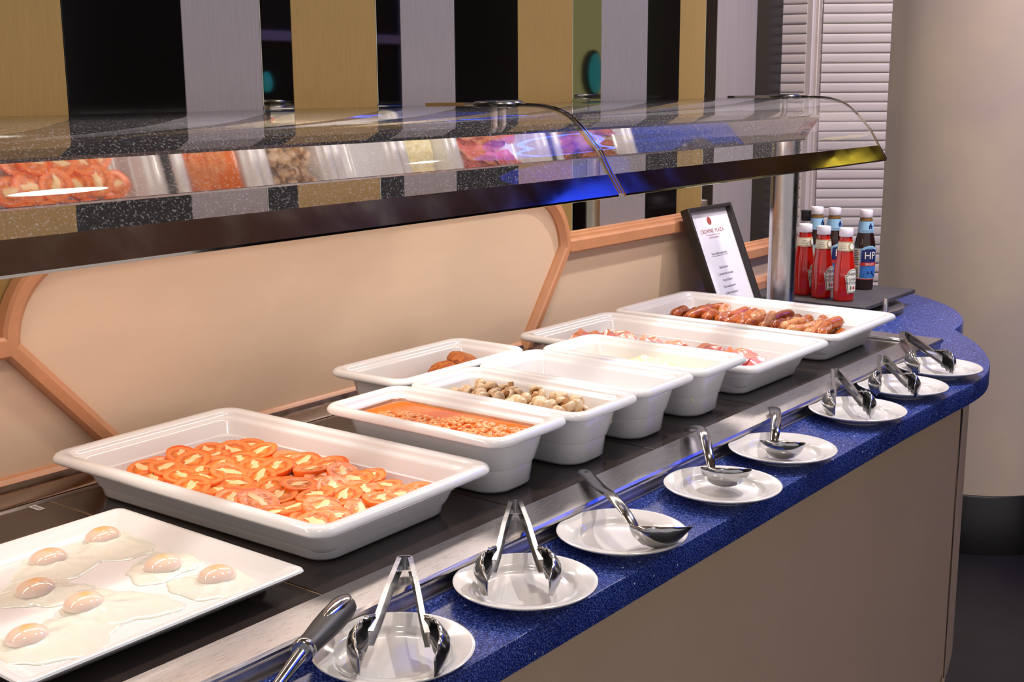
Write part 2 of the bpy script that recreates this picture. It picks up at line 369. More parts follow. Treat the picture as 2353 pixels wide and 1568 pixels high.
struct(mk('floor', *bevbox(-4, 9, -4.2, 3, ZF - 0.05, ZF), 'floor_dark', smooth=False))
struct(mk('wall_right', *bevbox(9.0, 9.1, -3.3, 3.1, ZF, 2.4), 'wall_paint', smooth=False))
struct(mk('wall_left', *bevbox(2.3, 9.0, 3.0, 3.1, ZF, 2.4), 'wall_paint', smooth=False))
# far side of the room, seen only in the mirror strips
wf = struct(mk('wall_front', *bevbox(2.2, 9, -3.3, -3.2, ZF, 2.4), 'dark_wood', smooth=False))
mk('wall_panel', *bevbox(5.8, 7.1, -3.2, -3.16, -0.2, 1.6), 'pale_green_glow', wf, smooth=False)
mk('wall_panel', *bevbox(7.5, 8.9, -3.2, -3.16, ZF, 2.4), 'wall_paint', wf, smooth=False)
for x in (3.0, 3.75, 4.45):
    mk('window_frame', *bevbox(x, x + 0.06, -3.2, -3.14, 0.1, 1.5), 'wall_paint', wf, smooth=False)
mk('window_frame', *bevbox(3.0, 4.5, -3.2, -3.15, 0.78, 0.83), 'wall_paint', wf, smooth=False)
V, Fc = lathe([(0.9, 0), (1.0, 0.02), (1.0, 0.05), (0.86, 0.06)], 28)
ov = mk('oval_mirror', [(x * 0.10, z, y * 0.16) for x, y, z in V], Fc, 'dark_wood', loc=(6.34, -3.16, 0.62))
V, Fc = lathe([(0.86, 0.0), (0.0005, 0.001)], 28, False, False)
mk('glass', [(x * 0.10, z + 0.062, y * 0.16) for x, y, z in V], Fc, 'teal_glow', ov, smooth=False)
tag(ov, 'dark framed oval with teal glow reflected in the widest mirror strip', 'mirror')
for i, (x, z) in enumerate(((3.36, 0.52), (4.02, 0.55))):
    V, Fc = lathe([(0.01, 0), (0.025, 0.015), (0.03, 0.05), (0.022, 0.08), (0.008, 0.1)], 16)
    tl = mk('wall_lamp', V, Fc, 'teal_glow', loc=(x, -3.12, z))
    tag(tl, ('small teal lamp reflected in the mirror strip by the silver panel', 'small teal lamp reflected in the mirror strip between gold and silver')[i], 'lamp')
struct(mk('ceiling', *bevbox(-1.6, 9, -3.2, 0.6, 2.4, 2.5), 'ceiling_paint', smooth=False))
# column
colx, coly, colr = 3.038, 0.03, 0.32
colm = struct(mk('column', *lathe([(colr, ZF), (colr, 2.4)], 64, c=(colx, coly)), 'column_paint'))
mk('skirting', *lathe([(colr + 0.012, ZF), (colr + 0.012, ZF + 0.182), (colr + 0.006, ZF + 0.19), (colr - 0.01, ZF + 0.192)], 64, True, False, c=(colx, coly)), 'skirting_black', colm)

# louvred folding shutter between wall end and column
def leaf(p0, p1, z0, z1, nslat, parent):
    p0 = Vector(p0); p1 = Vector(p1); d = (p1 - p0); L = d.length; d.normalize(); nn = Vector((d.y, -d.x))
    pitch = (z1 - z0) / nslat
    prof = [(0.0135, 0.0004), (0.0155, 0.0018), (0.0160, 0.006), (0.0159, 0.012), (0.0154, 0.018), (0.0144, 0.0232), (0.0128, 0.0262), (0.0105, 0.0276), (-0.004, 0.0275), (-0.004, 0.0004)]
    proto = None
    for i in range(nslat):
        if proto is None:
            V, Fc = loft([[(p.x + nn.x * o, p.y + nn.y * o, q) for o, q in prof] for p in (p0, p1)])
            proto = mk('slat', V, Fc, 'shutter_paint', parent, angle=50); proto.location.z = z0
        else:
            c = proto.copy(); COL.objects.link(c); c.parent = parent; c.location = (rng.uniform(-0.0006, 0.0006), 0, z0 + i * pitch)
sh = empty('louvre_shutter', (2.37, 0.325, -0.9))
tag(sh, 'white folding louvre shutter standing between striped wall and round column', 'shutter')
def shloc(o): o.location = Vector(o.location) - sh.location
_before = set(bpy.data.objects)
leaf((2.382, 0.312), (2.497, 0.157), -0.275, 1.10, 50, sh)
leaf((2.34, 0.52), (2.362, 0.345), -0.275, 1.10, 50, sh)
def stile(p, r, name):
    V, Fc = bevbox(p[0] - r, p[0] + r, p[1] - r, p[1] + r, ZF, 1.3, 0.003); return mk(name, V, Fc, 'shutter_paint', sh)
stile((2.362, 0.336), 0.011, 'stile'); stile((2.38, 0.314), 0.008, 'stile')
V, Fc = bevbox(2.368, 2.378, 0.316, 0.33, ZF, 1.3, 0.002); mk('hinge_bead', V, Fc, 'shutter_paint', sh)
for a, b in (((2.372, 0.318), (2.497, 0.157)), ((2.34, 0.52), (2.36, 0.34))):
    d = (Vector(b) - Vector(a)).normalized(); nn = Vector((d.y, -d.x)) * 0.012
    pts = [(a[0] + nn.x, a[1] + nn.y), (b[0] + nn.x, b[1] + nn.y), (b[0] - nn.x, b[1] - nn.y), (a[0] - nn.x, a[1] - nn.y)]
    mk('bottom_panel', *loft([[(x, y, ZF) for x, y in pts], [(x, y, -0.275) for x, y in pts]]), 'shutter_paint', sh, smooth=False)
for o in sh.children: o.location = Vector(o.location) - Vector(sh.location)

# ------------------------------------------------------------------ counter
ZB = -0.022
outline = [(-1.5, -0.492), (-0.5, -0.492), (0.6, -0.492), (1.0, -0.4935), (1.25, -0.5)] + \
    catmull([(1.25, -0.5), (1.34, -0.503), (1.43, -0.498), (1.53, -0.4755), (1.64, -0.432), (1.75, -0.3726), (1.862, -0.291)], 5)[1:] + \
    catmull([(1.866, -0.2885), (1.95, -0.277), (2.04, -0.248), (2.175, -0.167), (2.308, -0.025), (2.385, 0.12), (2.362, 0.28)], 5)
outline += [(2.2, 0.331), (-1.5, 0.331)]
def inset(poly, d):
    P = [Vector(p) for p in poly]; out = []; n = len(P)
    for i in range(n):
        d0 = (P[i] - P[i - 1]); d1 = (P[(i + 1) % n] - P[i])
        d0.normalize(); d1.normalize(); nn = Vector((-d0.y, d0.x)) + Vector((-d1.y, d1.x)); nn.normalize()
        k = 1 / max(0.6, nn.dot(Vector((-d0.y, d0.x)))); out.append((P[i].x + nn.x * d * k, P[i].y + nn.y * d * k))
    return out
o1 = inset(outline, 0.003)
wt = mk('granite_worktop', *loft([[(x, y, ZB - 0.04) for x, y in o1], [(x, y, ZB - 0.037) for x, y in outline], [(x, y, ZB - 0.003) for x, y in outline], [(x, y, ZB - 0.0008) for x, y in inset(outline, 0.0009)], [(x, y, ZB) for x, y in o1]]), 'granite', angle=30)
tag(wt, 'dark blue speckled granite worktop with wavy rounded end', 'worktop')
cb = empty('counter_base', (0, 0, ZF)); tag(cb, 'taupe painted counter front below the blue granite worktop', 'counter')
def baseoutline(ins):
    pts = [(-1.5, -0.445 + ins), (1.455, -0.445 + ins)]
    pts += [(1.455 + (0.20 - ins) * math.sin(math.radians(a)), -0.34 - (0.105 - ins) * math.cos(math.radians(a))) for a in range(10, 91, 10)]
    return pts + [(1.655 - ins, 0.05), (2.15 - ins, 0.12), (2.15 - ins, 0.31), (-1.5, 0.31)]
rings = [[(x, y, z - ZF) for x, y in baseoutline(i)] for i, z in ((0.06, -0.762), (0.035, -0.758), (0.015, -0.74), (0.004, -0.715), (0, -0.68), (0, ZB - 0.04))]
mk('front_panel', *loft(rings), 'taupe', cb, angle=50)
mk('groove_bead', *tube([(1.458, -0.4455, -0.74 - ZF), (1.458, -0.4465, -0.70 - ZF), (1.458, -0.4465, ZB - 0.041 - ZF)], 0.0035, 8), 'taupe', cb)
mk('plinth', *loft([[(x, y, 0.0) for x, y in baseoutline(0.09)], [(x, y, 0.145) for x, y in baseoutline(0.09)]]), 'plinth', cb, smooth=False)

# hot plate: black tiles in a stainless frame
hp = empty('hot_plate', (0, 0, ZB)); tag(hp, 'black tiled warming plate set in a stainless steel frame on the counter', 'hot plate')
ZR = 0.006
def hpo(name, VF, m, **k): 
    V, Fc = VF; return mk(name, [(x, y, z - ZB) for x, y, z in V], Fc, m, hp, **k)
fr_prof = [(-0.346, ZB), (-0.3475, -0.006), (-0.352, 0.0), (-0.352, ZR - 0.003), (-0.349, ZR), (-0.291, ZR), (-0.288, ZR - 0.002), (-0.288, ZB)]
hpo('front_rail', extrude_x(fr_prof, -1.4, 1.602), 'steel', angle=25)
hpo('front_lip', extrude_x([(-0.353, ZB), (-0.353, ZB + 0.003), (-0.345, ZB + 0.003), (-0.345, ZB)], -1.4, 1.602), 'steel', smooth=False)
hpo('end_rail', bevbox(1.55, 1.602, -0.2885, 0.25, ZB, ZR - 0.0005, 0.002), 'steel')
hpo('end_lip', bevbox(1.546, 1.551, -0.287, 0.25, ZB, 0.003, 0.001), 'steel')
hpo('back_ledge', extrude_x([(0.26, ZB), (0.26, 0.003), (0.264, 0.005), (0.31, 0.009), (0.314, 0.016), (0.314, ZB)], -1.4, 1.602), 'steel_wall_tint', angle=25)
hpo('back_channel', extrude_x([(0.252, ZB), (0.252, -0.001), (0.254, 0.002), (0.258, 0.002), (0.2605, -0.004), (0.2605, ZB)], -1.4, 1.602), 'steel', angle=25)
hpo('grout_bed', bevbox(-1.39, 1.548, -0.287, 0.251, ZB, -0.0012, 0.0005), 'grout', smooth=False)
sx_ = [-1.2, -0.862, -0.516, -0.17, 0.187, 0.53, 0.868, 1.207, 1.547]
for a, b in zip(sx_[:-1], sx_[1:]):
    hpo('tile', bevbox(a + 0.0013, b - 0.0013, -0.2865, 0.2505, -0.018, 0.0, 0.0008), 'tile_black')
st = mk('maker_plate', *bevbox(-0.203, -0.193, 0.226, 0.250, 0.0002 - ZB, 0.0008 - ZB, 0.0002), 'paper', hp, smooth=False)
for k in range(6):
    mk('print_mark', *bevbox(-0.2015 + 0.001 * (k % 2), -0.1945 - 0.001 * (k % 3), 0.2285 + k * 0.0034, 0.2300 + k * 0.0034, 0.0006 - ZB, 0.0010 - ZB, 0.0001), 'ink_black', st, smooth=False)

# ------------------------------------------------------------------ serving pans
def pan(name, wx, wy, H, loc, rot, label, deep=False, R=0.028):
    t = empty(name, loc, (0, 0, rot)); tag(t, label, 'serving pan')
    hx, hy = wx / 2, wy / 2
    def ring(ins, z, r=None): return rrect(hx - ins, hy - ins, max(0.008, (R if r is None else r)), z, 7)
    if deep:
        out = [(0.046, 0.0, .030), (0.040, 0.0015, .034), (0.034, 0.007, .037), (0.0312, H * 0.37, .037), (0.0302, H * 0.395, .037), (0.0288, H * 0.42, .037), (0.0215, H * 0.84, .032), (0.0205, H * 0.875, .029)]
    else:
        out = [(0.056, 0.0, .024), (0.050, 0.0012, .026), (0.046, 0.005, .028), (0.0405, H * 0.50, .028), (0.0325, H * 0.55, .028), (0.0275, H * 0.80, .028), (0.0255, H * 0.845, .028)]
    k = 0.9 if deep else 1.0
    rimp = [(out[-1][0], out[-1][1], .029), (0.012, H - 0.0135, .028), (0.004, H - 0.013, .028), (0.0008, H - 0.0105, .028), (0.0, H - 0.0075, .028), (0.001, H - 0.004, .028), (0.0035, H - 0.0012, .027), (0.007, H, .026),
            (0.016 * k, H - 0.0006, .022), (0.0195 * k, H - 0.002, .021), (0.0212 * k, H - 0.0045, .0205), (0.0225 * k, H - 0.0078, .020), (0.026 * k, H - 0.0092, .019)]
    inn = [(0.026 * k, H - 0.0092, .019), (0.0295 * k, H - 0.0105, .018), (0.0315 * k, H - 0.014, .018)]
    inn += [(0.0355, H * 0.5, .022), (0.040, 0.018, .024), (0.045, 0.010, .025), (0.054, 0.0065, .02)] if deep else [(0.042, 0.020, .022), (0.048, 0.010, .022), (0.056, 0.0065, .018)]
    V1, F1 = loft([ring(*q) for q in out], True, False); V2, F2 = loft([ring(*q) for q in inn], False, True)
    mk('body', *merge((V1, F1), (V2, F2)), 'ceramic', t, angle=45)
    mk('rim', *loft([ring(*q) for q in rimp], False, False), 'ceramic', t, angle=50)
    return t
W3, L3, H3 = 0.170, 0.337, 0.094
rd = math.radians
pan('serving_pan', 0.325, 0.53, 0.065, (0, 0, 0), rd(1.2), 'wide shallow white ceramic pan holding the grilled tomato halves')
pan('serving_pan', W3, L3, H3, (0.2475, -0.098, 0), rd(0.4), 'deep white ceramic pan filled with orange baked beans', True)
pan('serving_pan', W3, L3, H3, (0.4185, -0.108, 0), rd(-0.15), 'deep white ceramic pan heaped with small mushrooms', True)
pan('serving_pan', W3, L3, H3, (0.5895, -0.107, 0), rd(-0.2), 'empty-looking deep white ceramic pan between mushrooms and scrambled egg', True)
pan('serving_pan', W3, L3, H3, (0.7625, -0.111, 0), rd(0.2), 'deep white ceramic pan holding pale yellow scrambled egg', True)
pan('serving_pan', L3, W3, H3, (0.503, 0.1525, 0), rd(0.2), 'deep white ceramic pan turned lengthwise against the wall with fritters', True)
pan('serving_pan', 0.325, 0.53, 0.065, (1.0256, -0.0139, 0), rd(-0.6), 'wide shallow white ceramic pan holding the bacon rashers')
pan('serving_pan', 0.325, 0.53, 0.065, (1.3725, -0.013, 0), rd(0.1), 'wide shallow white ceramic pan of sausages nearest the steel post')

# platter of eggs
pl = empty('square_platter', (-0.3515, -0.096, 0)); tag(pl, 'flat square white platter carrying the fried eggs', 'platter')
hx, hy = 0.172, 0.172
def pr(ins, z, r): return rrect(hx - ins, hy - ins, r, z, 5)
mk('dish', *loft([pr(0.06, 0, .02), pr(0.05, 0.001, .02), pr(0.03, 0.008, .016), pr(0.003, 0.0255, .012), pr(0.0, 0.0282, .010), pr(0.001, 0.0305, .010), pr(0.004, 0.0312, .009), pr(0.009, 0.0302, .008), pr(0.027, 0.0165, .006), pr(0.032, 0.0135, .008), pr(0.04, 0.0125, .01)]), 'ceramic', pl, angle=50)

# ------------------------------------------------------------------ food
# tomatoes
def tomato_proto(k):
    t = empty('tomato_half'); r = 0.0235
    el = 1.0 + 0.12 * (k % 3); prof = []
    prof = [(0.002, -0.021), (0.010, -0.0195), (0.0165, -0.0155), (0.0212, -0.009), (0.0232, -0.003), (r, 0.0), (0.0229, 0.0006), (0.0222, 0.0002)]
    V, Fc = lathe(prof, 22, True, False)
    def wob(V, s=0.0012): return [(x * el + s * mnoise.noise((x * 60 + k * 7, y * 60, z * 60)), y + s * mnoise.noise((x * 60, y * 60 + k * 5, z * 60 + 9)), z) for x, y, z in V]
    mk('skin', wob(V), Fc, 'tomato_skin', t, angle=80)
    rings = [[(q * math.cos(2 * math.pi * i / 22), q * math.sin(2 * math.pi * i / 22), 0.0002 - 0.0016 * (math.sin(q * 330 + i * 0.6) > 0.2) * (0.006 < q < 0.018) * (i % 3 > 0)) for i in range(22)] for q in (0.0222, 0.0185, 0.0165, 0.0125, 0.009, 0.006, 0.001)]
    V, Fc = loft(rings, False, True); mk('cut_face', wob(V), Fc, 'tomato_cut', t, angle=60)
    rr = random.Random(k); n = 11; ring = []
    for i in range(n):
        a = 2 * math.pi * i / n; q = 0.0105 * (rr.uniform(0.35, 1.25) if i % 2 else rr.uniform(0.7, 1.35)); ring.append((q * math.cos(a) * 1.35, q * math.sin(a) * 0.62))
    V, Fc = loft([[(x, y, -0.0006) for x, y in ring], [(x, y, 0.0009) for x, y in ring], [(x * 0.6, y * 0.6, 0.0015) for x, y in ring]], False)
    mk('core', V, Fc, 'tomato_core', t, angle=60)
    V, Fc = ellipsoid(0.0014, 0.0014, 0.0014, 6, 4); V = [(x - r * el * 0.98, y, z - 0.001) for x, y, z in V]
    if k % 2 == 0: mk('stalk', V, Fc, 'tomato_stalk', t)
    return t
TP = [tomato_proto(k) for k in range(5)]
cells = []
yy = -0.186; row = 0
while yy < 0.2:
    nx = 6 if row % 2 == 0 else 5
    for i in range(nx):
        cells.append((-0.094 + i * 0.0375 + (0.0187 if row % 2 else 0), yy))
    yy += 0.0405; row += 1
used = set(); tr = random.Random(5); nt_ = 0
for i, (x, y) in enumerate(cells):
    if y > 0.15 and x > 0.06: continue
    k = i % 5
    z = 0.034 + tr.uniform(0, 0.008); rot = (tr.uniform(-0.42, 0.16), tr.uniform(-0.32, 0.3), tr.uniform(0, 6.28))
    rot = (rot[0], rot[1], rot[2])
    loc = (max(-0.086, min(0.086, x + tr.uniform(-0.005, 0.005))), max(-0.19, y + tr.uniform(-0.005, 0.005)), z)
    tl = Vector((tr.uniform(-0.32, 0.10), tr.uniform(-0.32, 0.12), 1)).normalized()
    q = tl.to_track_quat('Z', 'Y').to_matrix().to_4x4() @ Matrix.Rotation(rot[2], 4, 'Z')
    e = q.to_euler(); s = tr.uniform(0.94, 1.12)
    if k not in used:
        used.add(k); o = TP[k]; o.location = loc; o.rotation_euler = e; o.scale = (s, s, s)
    else: o = dup(TP[k], loc, e, (s, s, s))
    tag(o, 'halved grilled tomato cut side up in the wide shallow pan', 'tomato', 'tomato halves in the pan')

# fried eggs
def egg(c, yolk, R, seed, label, stretch=(1, 1), ang=0, film=1.0):
    t = empty('fried_egg', (c[0], c[1], 0.0125)); tag(t, label, 'fried egg')
    rr = random.Random(seed); n = 44; ph = [rr.uniform(0, 6.28) for _ in range(6)]
    def rad(a): return R * (1 + 0.13 * math.sin(2 * a + ph[0]) + 0.10 * math.sin(3 * a + ph[1]) + 0.06 * math.sin(5 * a + ph[2]) + 0.035 * math.sin(9 * a + ph[3]) + 0.02 * math.sin(14 * a + ph[4]))
    yx, yy_ = yolk[0] - c[0], yolk[1] - c[1]
    rings = []
    for f, z in ((1.03, 0.0002), (1.02, 0.0007), (0.985, 0.0014), (0.9, 0.0022), (0.75, 0.0026), (0.58, 0.0034), (0.42, 0.0046), (0.28, 0.006), (0.14, 0.0075), (0.02, 0.008)):
        ring = []
        for i in range(n):
            a = 2 * math.pi * i / n; q = rad(a) * f; x = q * math.cos(a) * stretch[0]; y = q * math.sin(a) * stretch[1]
            x, y = x * math.cos(ang) - y * math.sin(ang), x * math.sin(ang) + y * math.cos(ang)
            x += yx * (1 - f); y += yy_ * (1 - f)
            ring.append((x, y, z + (0.0022 * max(-0.5, mnoise.noise((x * 70, y * 70, seed))) * min(1, (1 - f) * 6) if f < 1 else 0)))
        rings.append(ring)
    mk('egg_white', *loft(rings), 'egg_white', t, angle=80)
    V, Fc = ellipsoid(0.0222, 0.0200, 0.0122, 26, 12, 0.0050)
    mk('yolk', [(x + yx, y + yy_, max(z, 0.003)) for x, y, z in V], Fc, 'yolk', t, angle=80)
egg((-0.235, 0.0), (-0.237, 0.03), 0.050, 1, 'fried egg with pale yolk by the far corner of the platter', (1.05, 1.0))
egg((-0.315, 0.008), (-0.318, 0.018), 0.049, 2, 'fried egg beside the left platter edge below the far corner one', (1.2, 0.9), 0.4)
egg((-0.238, -0.098), (-0.25, -0.105), 0.044, 3, 'fried egg with orange spot near the tomato pan side', (1.15, 0.95), 0.2)
egg((-0.235, -0.185), (-0.234, -0.18), 0.048, 4, 'rightmost fried egg on the platter with thin frilly white', (1.0, 1.05))
egg((-0.372, -0.055), (-0.378, -0.052), 0.042, 5, 'fried egg with milky pink yolk at the left picture edge', (1.1, 1.05))
egg((-0.345, -0.150), (-0.368, -0.128), 0.050, 6, 'fried egg with bright yellow patch in the platter middle', (0.95, 1.15), 0.5)
egg((-0.430, -0.175), (-0.45, -0.155), 0.055, 7, 'fried egg with orange yolk nearest the camera', (0.95, 1.05), 0.3)

# baked beans
bb = empty('baked_beans', (0.2475, -0.098, 0)); tag(bb, 'orange baked beans in thin tomato sauce inside deep white pan', 'beans')
zs = 0.0765
mk('sauce', *loft([rrect(0.0500, 0.1335, 0.021, zs - 0.006, 6), rrect(0.0512, 0.1348, 0.021, zs + 0.0008, 6), rrect(0.0495, 0.133, 0.02, zs, 6)]), 'bean_sauce', bb, angle=30)
parts = []; br = random.Random(3)
for i in range(420):
    y = br.uniform(-0.128, 0.10); t_ = br.random() ** 1.2
    x = -0.047 + t_ * (0.05 + 0.028 * (y < 0))
    V, Fc = ellipsoid(0.0058, 0.0038, 0.0034, 8, 5)
    q = Matrix.Rotation(br.uniform(0, 6.3), 3, 'Z') @ Matrix.Rotation(br.uniform(-0.5, 0.5), 3, 'X')
    zz = zs + 0.0008 + br.uniform(-0.002, 0.0035) * (1 - t_ * 0.6)
    parts.append(([tuple(q @ Vector(v) + Vector((x, y, zz))) for v in V], Fc))
stuff(mk('bean_heap', *merge(*parts), 'bean', bb, angle=80))

r0 = []; r1 = []
for i, (x, y, z) in enumerate(rrect(W3 / 2 - 0.0302, L3 / 2 - 0.0302, 0.0185, 0, 14)):
    hgt = 0.001 + 0.0045 * max(0.0, 0.6 + mnoise.noise((x * 60, y * 60, 4.4)) + 0.5 * mnoise.noise((x * 200, y * 200, 1)))
    r0.append((x, y, zs)); r1.append((x * 1.003, y * 1.002, min(zs + hgt, H3 - 0.0128)))
mk('sauce_residue', *loft([r0, r1], False, False), 'sauce_film', bb, angle=80)

# mushrooms
def mush_proto(k):
    t = empty('mushroom')
    prof = [(0.0015, 0.0085), (0.006, 0.0078), (0.0095, 0.0052), (0.0112, 0.001), (0.0108, -0.003), (0.0088, -0.005), (0.0066, -0.0042)]
    V, Fc = lathe(prof, 14, True, False); V = [(x * (1 + 0.08 * math.sin(3 * math.atan2(y, x) + k)), y, z) for x, y, z in V]
    mk('cap', V, Fc, 'mushroom_cap', t, angle=80)
    V, Fc = lathe([(0.0068, -0.0044), (0.004, -0.0035)], 14, False, False); mk('gills', V, Fc, 'mushroom_gill', t)
    V, Fc = lathe([(0.0038, -0.001), (0.0042, -0.006), (0.0046, -0.011), (0.0042, -0.0125)], 10); mk('stem', V, Fc, 'mushroom_stem', t)
    return t
MP = [mush_proto(k) for k in range(3)]; mr_ = random.Random(21); usedm = set(); pts = []
for layer, (z, n) in enumerate(((0.056, 46), (0.068, 44), (0.081, 32))):
    tries = 0; got = 0; cur = []
    while got < n and tries < 4000:
        tries += 1; x = mr_.uniform(-0.044, 0.044 - 0.008 * layer); y = mr_.uniform(-0.125 + 0.012 * layer, 0.125 - 0.014 * layer)
        if any((x - a) ** 2 + (y - b) ** 2 < 0.0158 ** 2 for a, b in cur): continue
        cur.append((x, y)); got += 1; pts.append((x, y, z + mr_.uniform(-0.003, 0.004)))
for i, (x, y, z) in enumerate(pts):
    k = i % 3; e = (mr_.choice([mr_.uniform(-0.8, 0.8), mr_.uniform(1.4, 3.0), mr_.uniform(-2.0, -0.8)]), mr_.uniform(-0.7, 0.7), mr_.uniform(0, 6.28)); s = mr_.uniform(0.85, 1.15)
    if k not in usedm: usedm.add(k); o = MP[k]; o.location = (0.4185 + x, -0.108 + y, z); o.rotation_euler = e; o.scale = (s, s, s)
    else: o = dup(MP[k], (0.4185 + x, -0.108 + y, z), e, (s, s, s))
    tag(o, 'small cooked button mushroom heaped in deep white pan', 'mushroom', 'mushrooms in the deep pan')

# scrambled egg
def heap(name, cx, cy, hx, hy, hfun, m, nx=70, ny=150):
    V, Fc = [], []
    for i in range(nx + 1):
        for j in range(ny + 1):
            x = -hx + 2 * hx * i / nx; y = -hy + 2 * hy * j / ny
            dx = 0.0025 * mnoise.noise((x * 90, y * 90, 3.3)); dy = 0.0025 * mnoise.noise((x * 90, y * 90, 8.1))
            V.append((x + dx, y + dy, hfun(x, y)))
    for i in range(nx):
        for j in range(ny):
            a = i * (ny + 1) + j; Fc.append((a, a + 1, a + ny + 2, a + ny + 1))
    b = len(V); ed = [(i * (ny + 1)) for i in range(nx + 1)] + [nx * (ny + 1) + j for j in range(1, ny + 1)] + [i * (ny + 1) + ny for i in range(nx - 1, -1, -1)] + [j for j in range(ny - 1, 0, -1)]
    for q in ed: V.append((V[q][0], V[q][1], 0.03))
    for i in range(len(ed)): Fc.append((ed[i], ed[(i + 1) % len(ed)], b + (i + 1) % len(ed), b + i))
    return mk(name, V, Fc, m, loc=(cx, cy, 0), angle=80)
def hs(x, y):
    g = 0.074 + 0.012 * math.exp(-((y + 0.035) / 0.07) ** 2) - 0.012 * max(0, y) / 0.1
    c = mnoise.cell_vector((x * 110, y * 110, 0.5))
    f = abs(mnoise.noise((x * 75, y * 75, 1))) * 0.010 + abs(mnoise.noise((x * 170, y * 170, 2))) * 0.006
    ex = max(0, 1 - abs(x) / 0.049) ** 0.4 * max(0, 1 - abs(y) / 0.131) ** 0.35
    return 0.034 + (g - 0.034 + f) * ex
se = stuff(heap('scrambled_egg', 0.7625, -0.111, 0.0455, 0.128, hs, 'scrambled'))
tag(se, 'pale yellow crumbly scrambled egg heaped in deep white pan', 'scrambled egg')

# fritters in the back pan
fr = random.Random(9)
def fritter(loc, rot, seed):
    V, Fc = ellipsoid(0.034, 0.028, 0.013, 26, 14); q = []
    for x, y, z in V:
        n = Vector((x, y, z)).normalized(); d = 0.0022 * mnoise.noise((x * 150 + seed, y * 150, z * 150)) + 0.003 * mnoise.noise((x * 60, y * 60 + seed, z * 60)); q.append((x + n.x * d, y + n.y * d, z + n.z * d))
    o = mk('potato_fritter', q, Fc, 'fritter', loc=loc, rot=rot, angle=80); return tag(o, 'crisp golden brown fritter in the pan against the wall', 'fritter', 'fritters in the back pan')
for i, (x, y, z, rx) in enumerate(((0.598, 0.160, 0.070, 0.3), (0.535, 0.150, 0.063, -0.2), (0.475, 0.15, 0.046, 0.1), (0.41, 0.15, 0.024, 0.0), (0.60, 0.150, 0.026, 0), (0.53, 0.15, 0.024, 0.1))):
    fritter((x, y, z), (rx, 0.15 * (-1) ** i, i * 1.1), i * 3.7)

# sausages
def saus_proto(k, m):
    t = empty('sausage'); n = 14; P = []; R = []
    for i in range(n + 1):
        u = i / n; x = -0.045 + 0.09 * u; P.append((x, 0.004 * math.sin(u * math.pi) * (1 if k % 2 else -1), 0.0015 * math.sin(u * 5 + k)))
        e = min(u, 1 - u) * n; R.append(0.0035 if e < 0.5 else (0.0095 if e < 1.5 else 0.0125 + 0.0008 * math.sin(u * 9 + k)))
    V, Fc = tube(P, R, 12); mk('sausage_body', V, Fc, m, t, angle=80)
    for s in (-1, 1):
        V, Fc = tube([(s * 0.044, 0, 0), (s * 0.048, 0.001, 0.001), (s * 0.051, 0.0025, 0.001)], [0.0036, 0.0022, 0.003], 8); mk('twisted_end', V, Fc, 'sausage_skin', t)
    return t
SP = [saus_proto(0, 'sausage_skin'), saus_proto(1, 'sausage_pale'), saus_proto(2, 'sausage_skin')]; us = set(); sr = random.Random(4)
for colx_, z0, ys in ((1.315, 0.0215, np.arange(-0.19, 0.185, 0.0285)), (1.418, 0.0215, np.arange(-0.185, 0.19, 0.0285)), (1.36, 0.0425, np.arange(-0.185, 0.17, 0.0265)), (1.43, 0.041, np.arange(-0.17, 0.15, 0.029))):
    for y in ys:
        k = sr.choice([0, 1, 2]); loc = (colx_ + sr.uniform(-0.008, 0.008), float(y) + sr.uniform(-0.003, 0.003), z0 + sr.uniform(-0.001, 0.004)); e = (sr.uniform(0, 6), sr.uniform(-0.12, 0.08), sr.uniform(-0.35, 0.35))
        if k not in us: us.add(k); o = SP[k]; o.location = loc; o.rotation_euler = e
        else: o = dup(SP[k], loc, e)
        tag(o, 'glossy browned sausage lying across the wide shallow pan', 'sausage', 'sausages in the pan')

# bacon
def rasher(loc, rot, seed):
    t = empty('bacon_rasher', loc, rot); rr = random.Random(seed); n = 26; ph = rr.uniform(0, 6)
    def strip(w0, w1, name, m, dz=0.0, th=0.0028):
        top, bot = [], []
        for i in range(n + 1):
            u = i / n; x = -0.075 + 0.15 * u
            e = min(1, min(u, 1 - u) * 6 + 0.35)
            zz = 0.006 * math.sin(u * 9 + ph) + 0.003 * math.sin(u * 21 + ph * 2)
            row = []
            for j in range(5):
                y = (w0 + (w1 - w0) * j / 4) * e + 0.004 * math.sin(u * 6 + ph); row.append((x, y, zz + 0.006 * abs(y / 0.03) ** 2 + 0.0018 * mnoise.noise((x * 120, y * 120, seed)) + dz))
            top.append(row)
        rings = [r + [(x, y, z - th) for x, y, z in reversed(r)] for r in top]
        return mk(name, *loft(rings), m, t, angle=70)
    strip(-0.024, 0.013, 'lean_meat', 'bacon_meat'); strip(0.0128, 0.0235, 'fat_edge', 'bacon_fat', 0.0004, 0.0034)
    return tag(t, 'pink bacon rasher with browned fat edge in the shallow pan', 'bacon', 'bacon rashers in the pan')
bq = random.Random(8)
for i in range(24):
    y = -0.182 + i * 0.0160; z = 0.019 + 0.005 * (i % 3) + (0.007 if (y > 0.04 or y < -0.14) else 0.0)
    rasher((1.02 + bq.uniform(-0.02, 0.03), y, z), (bq.uniform(0.2, 0.5), bq.uniform(-0.08, 0.08), bq.uniform(-0.25, 0.25)), i * 1.7)

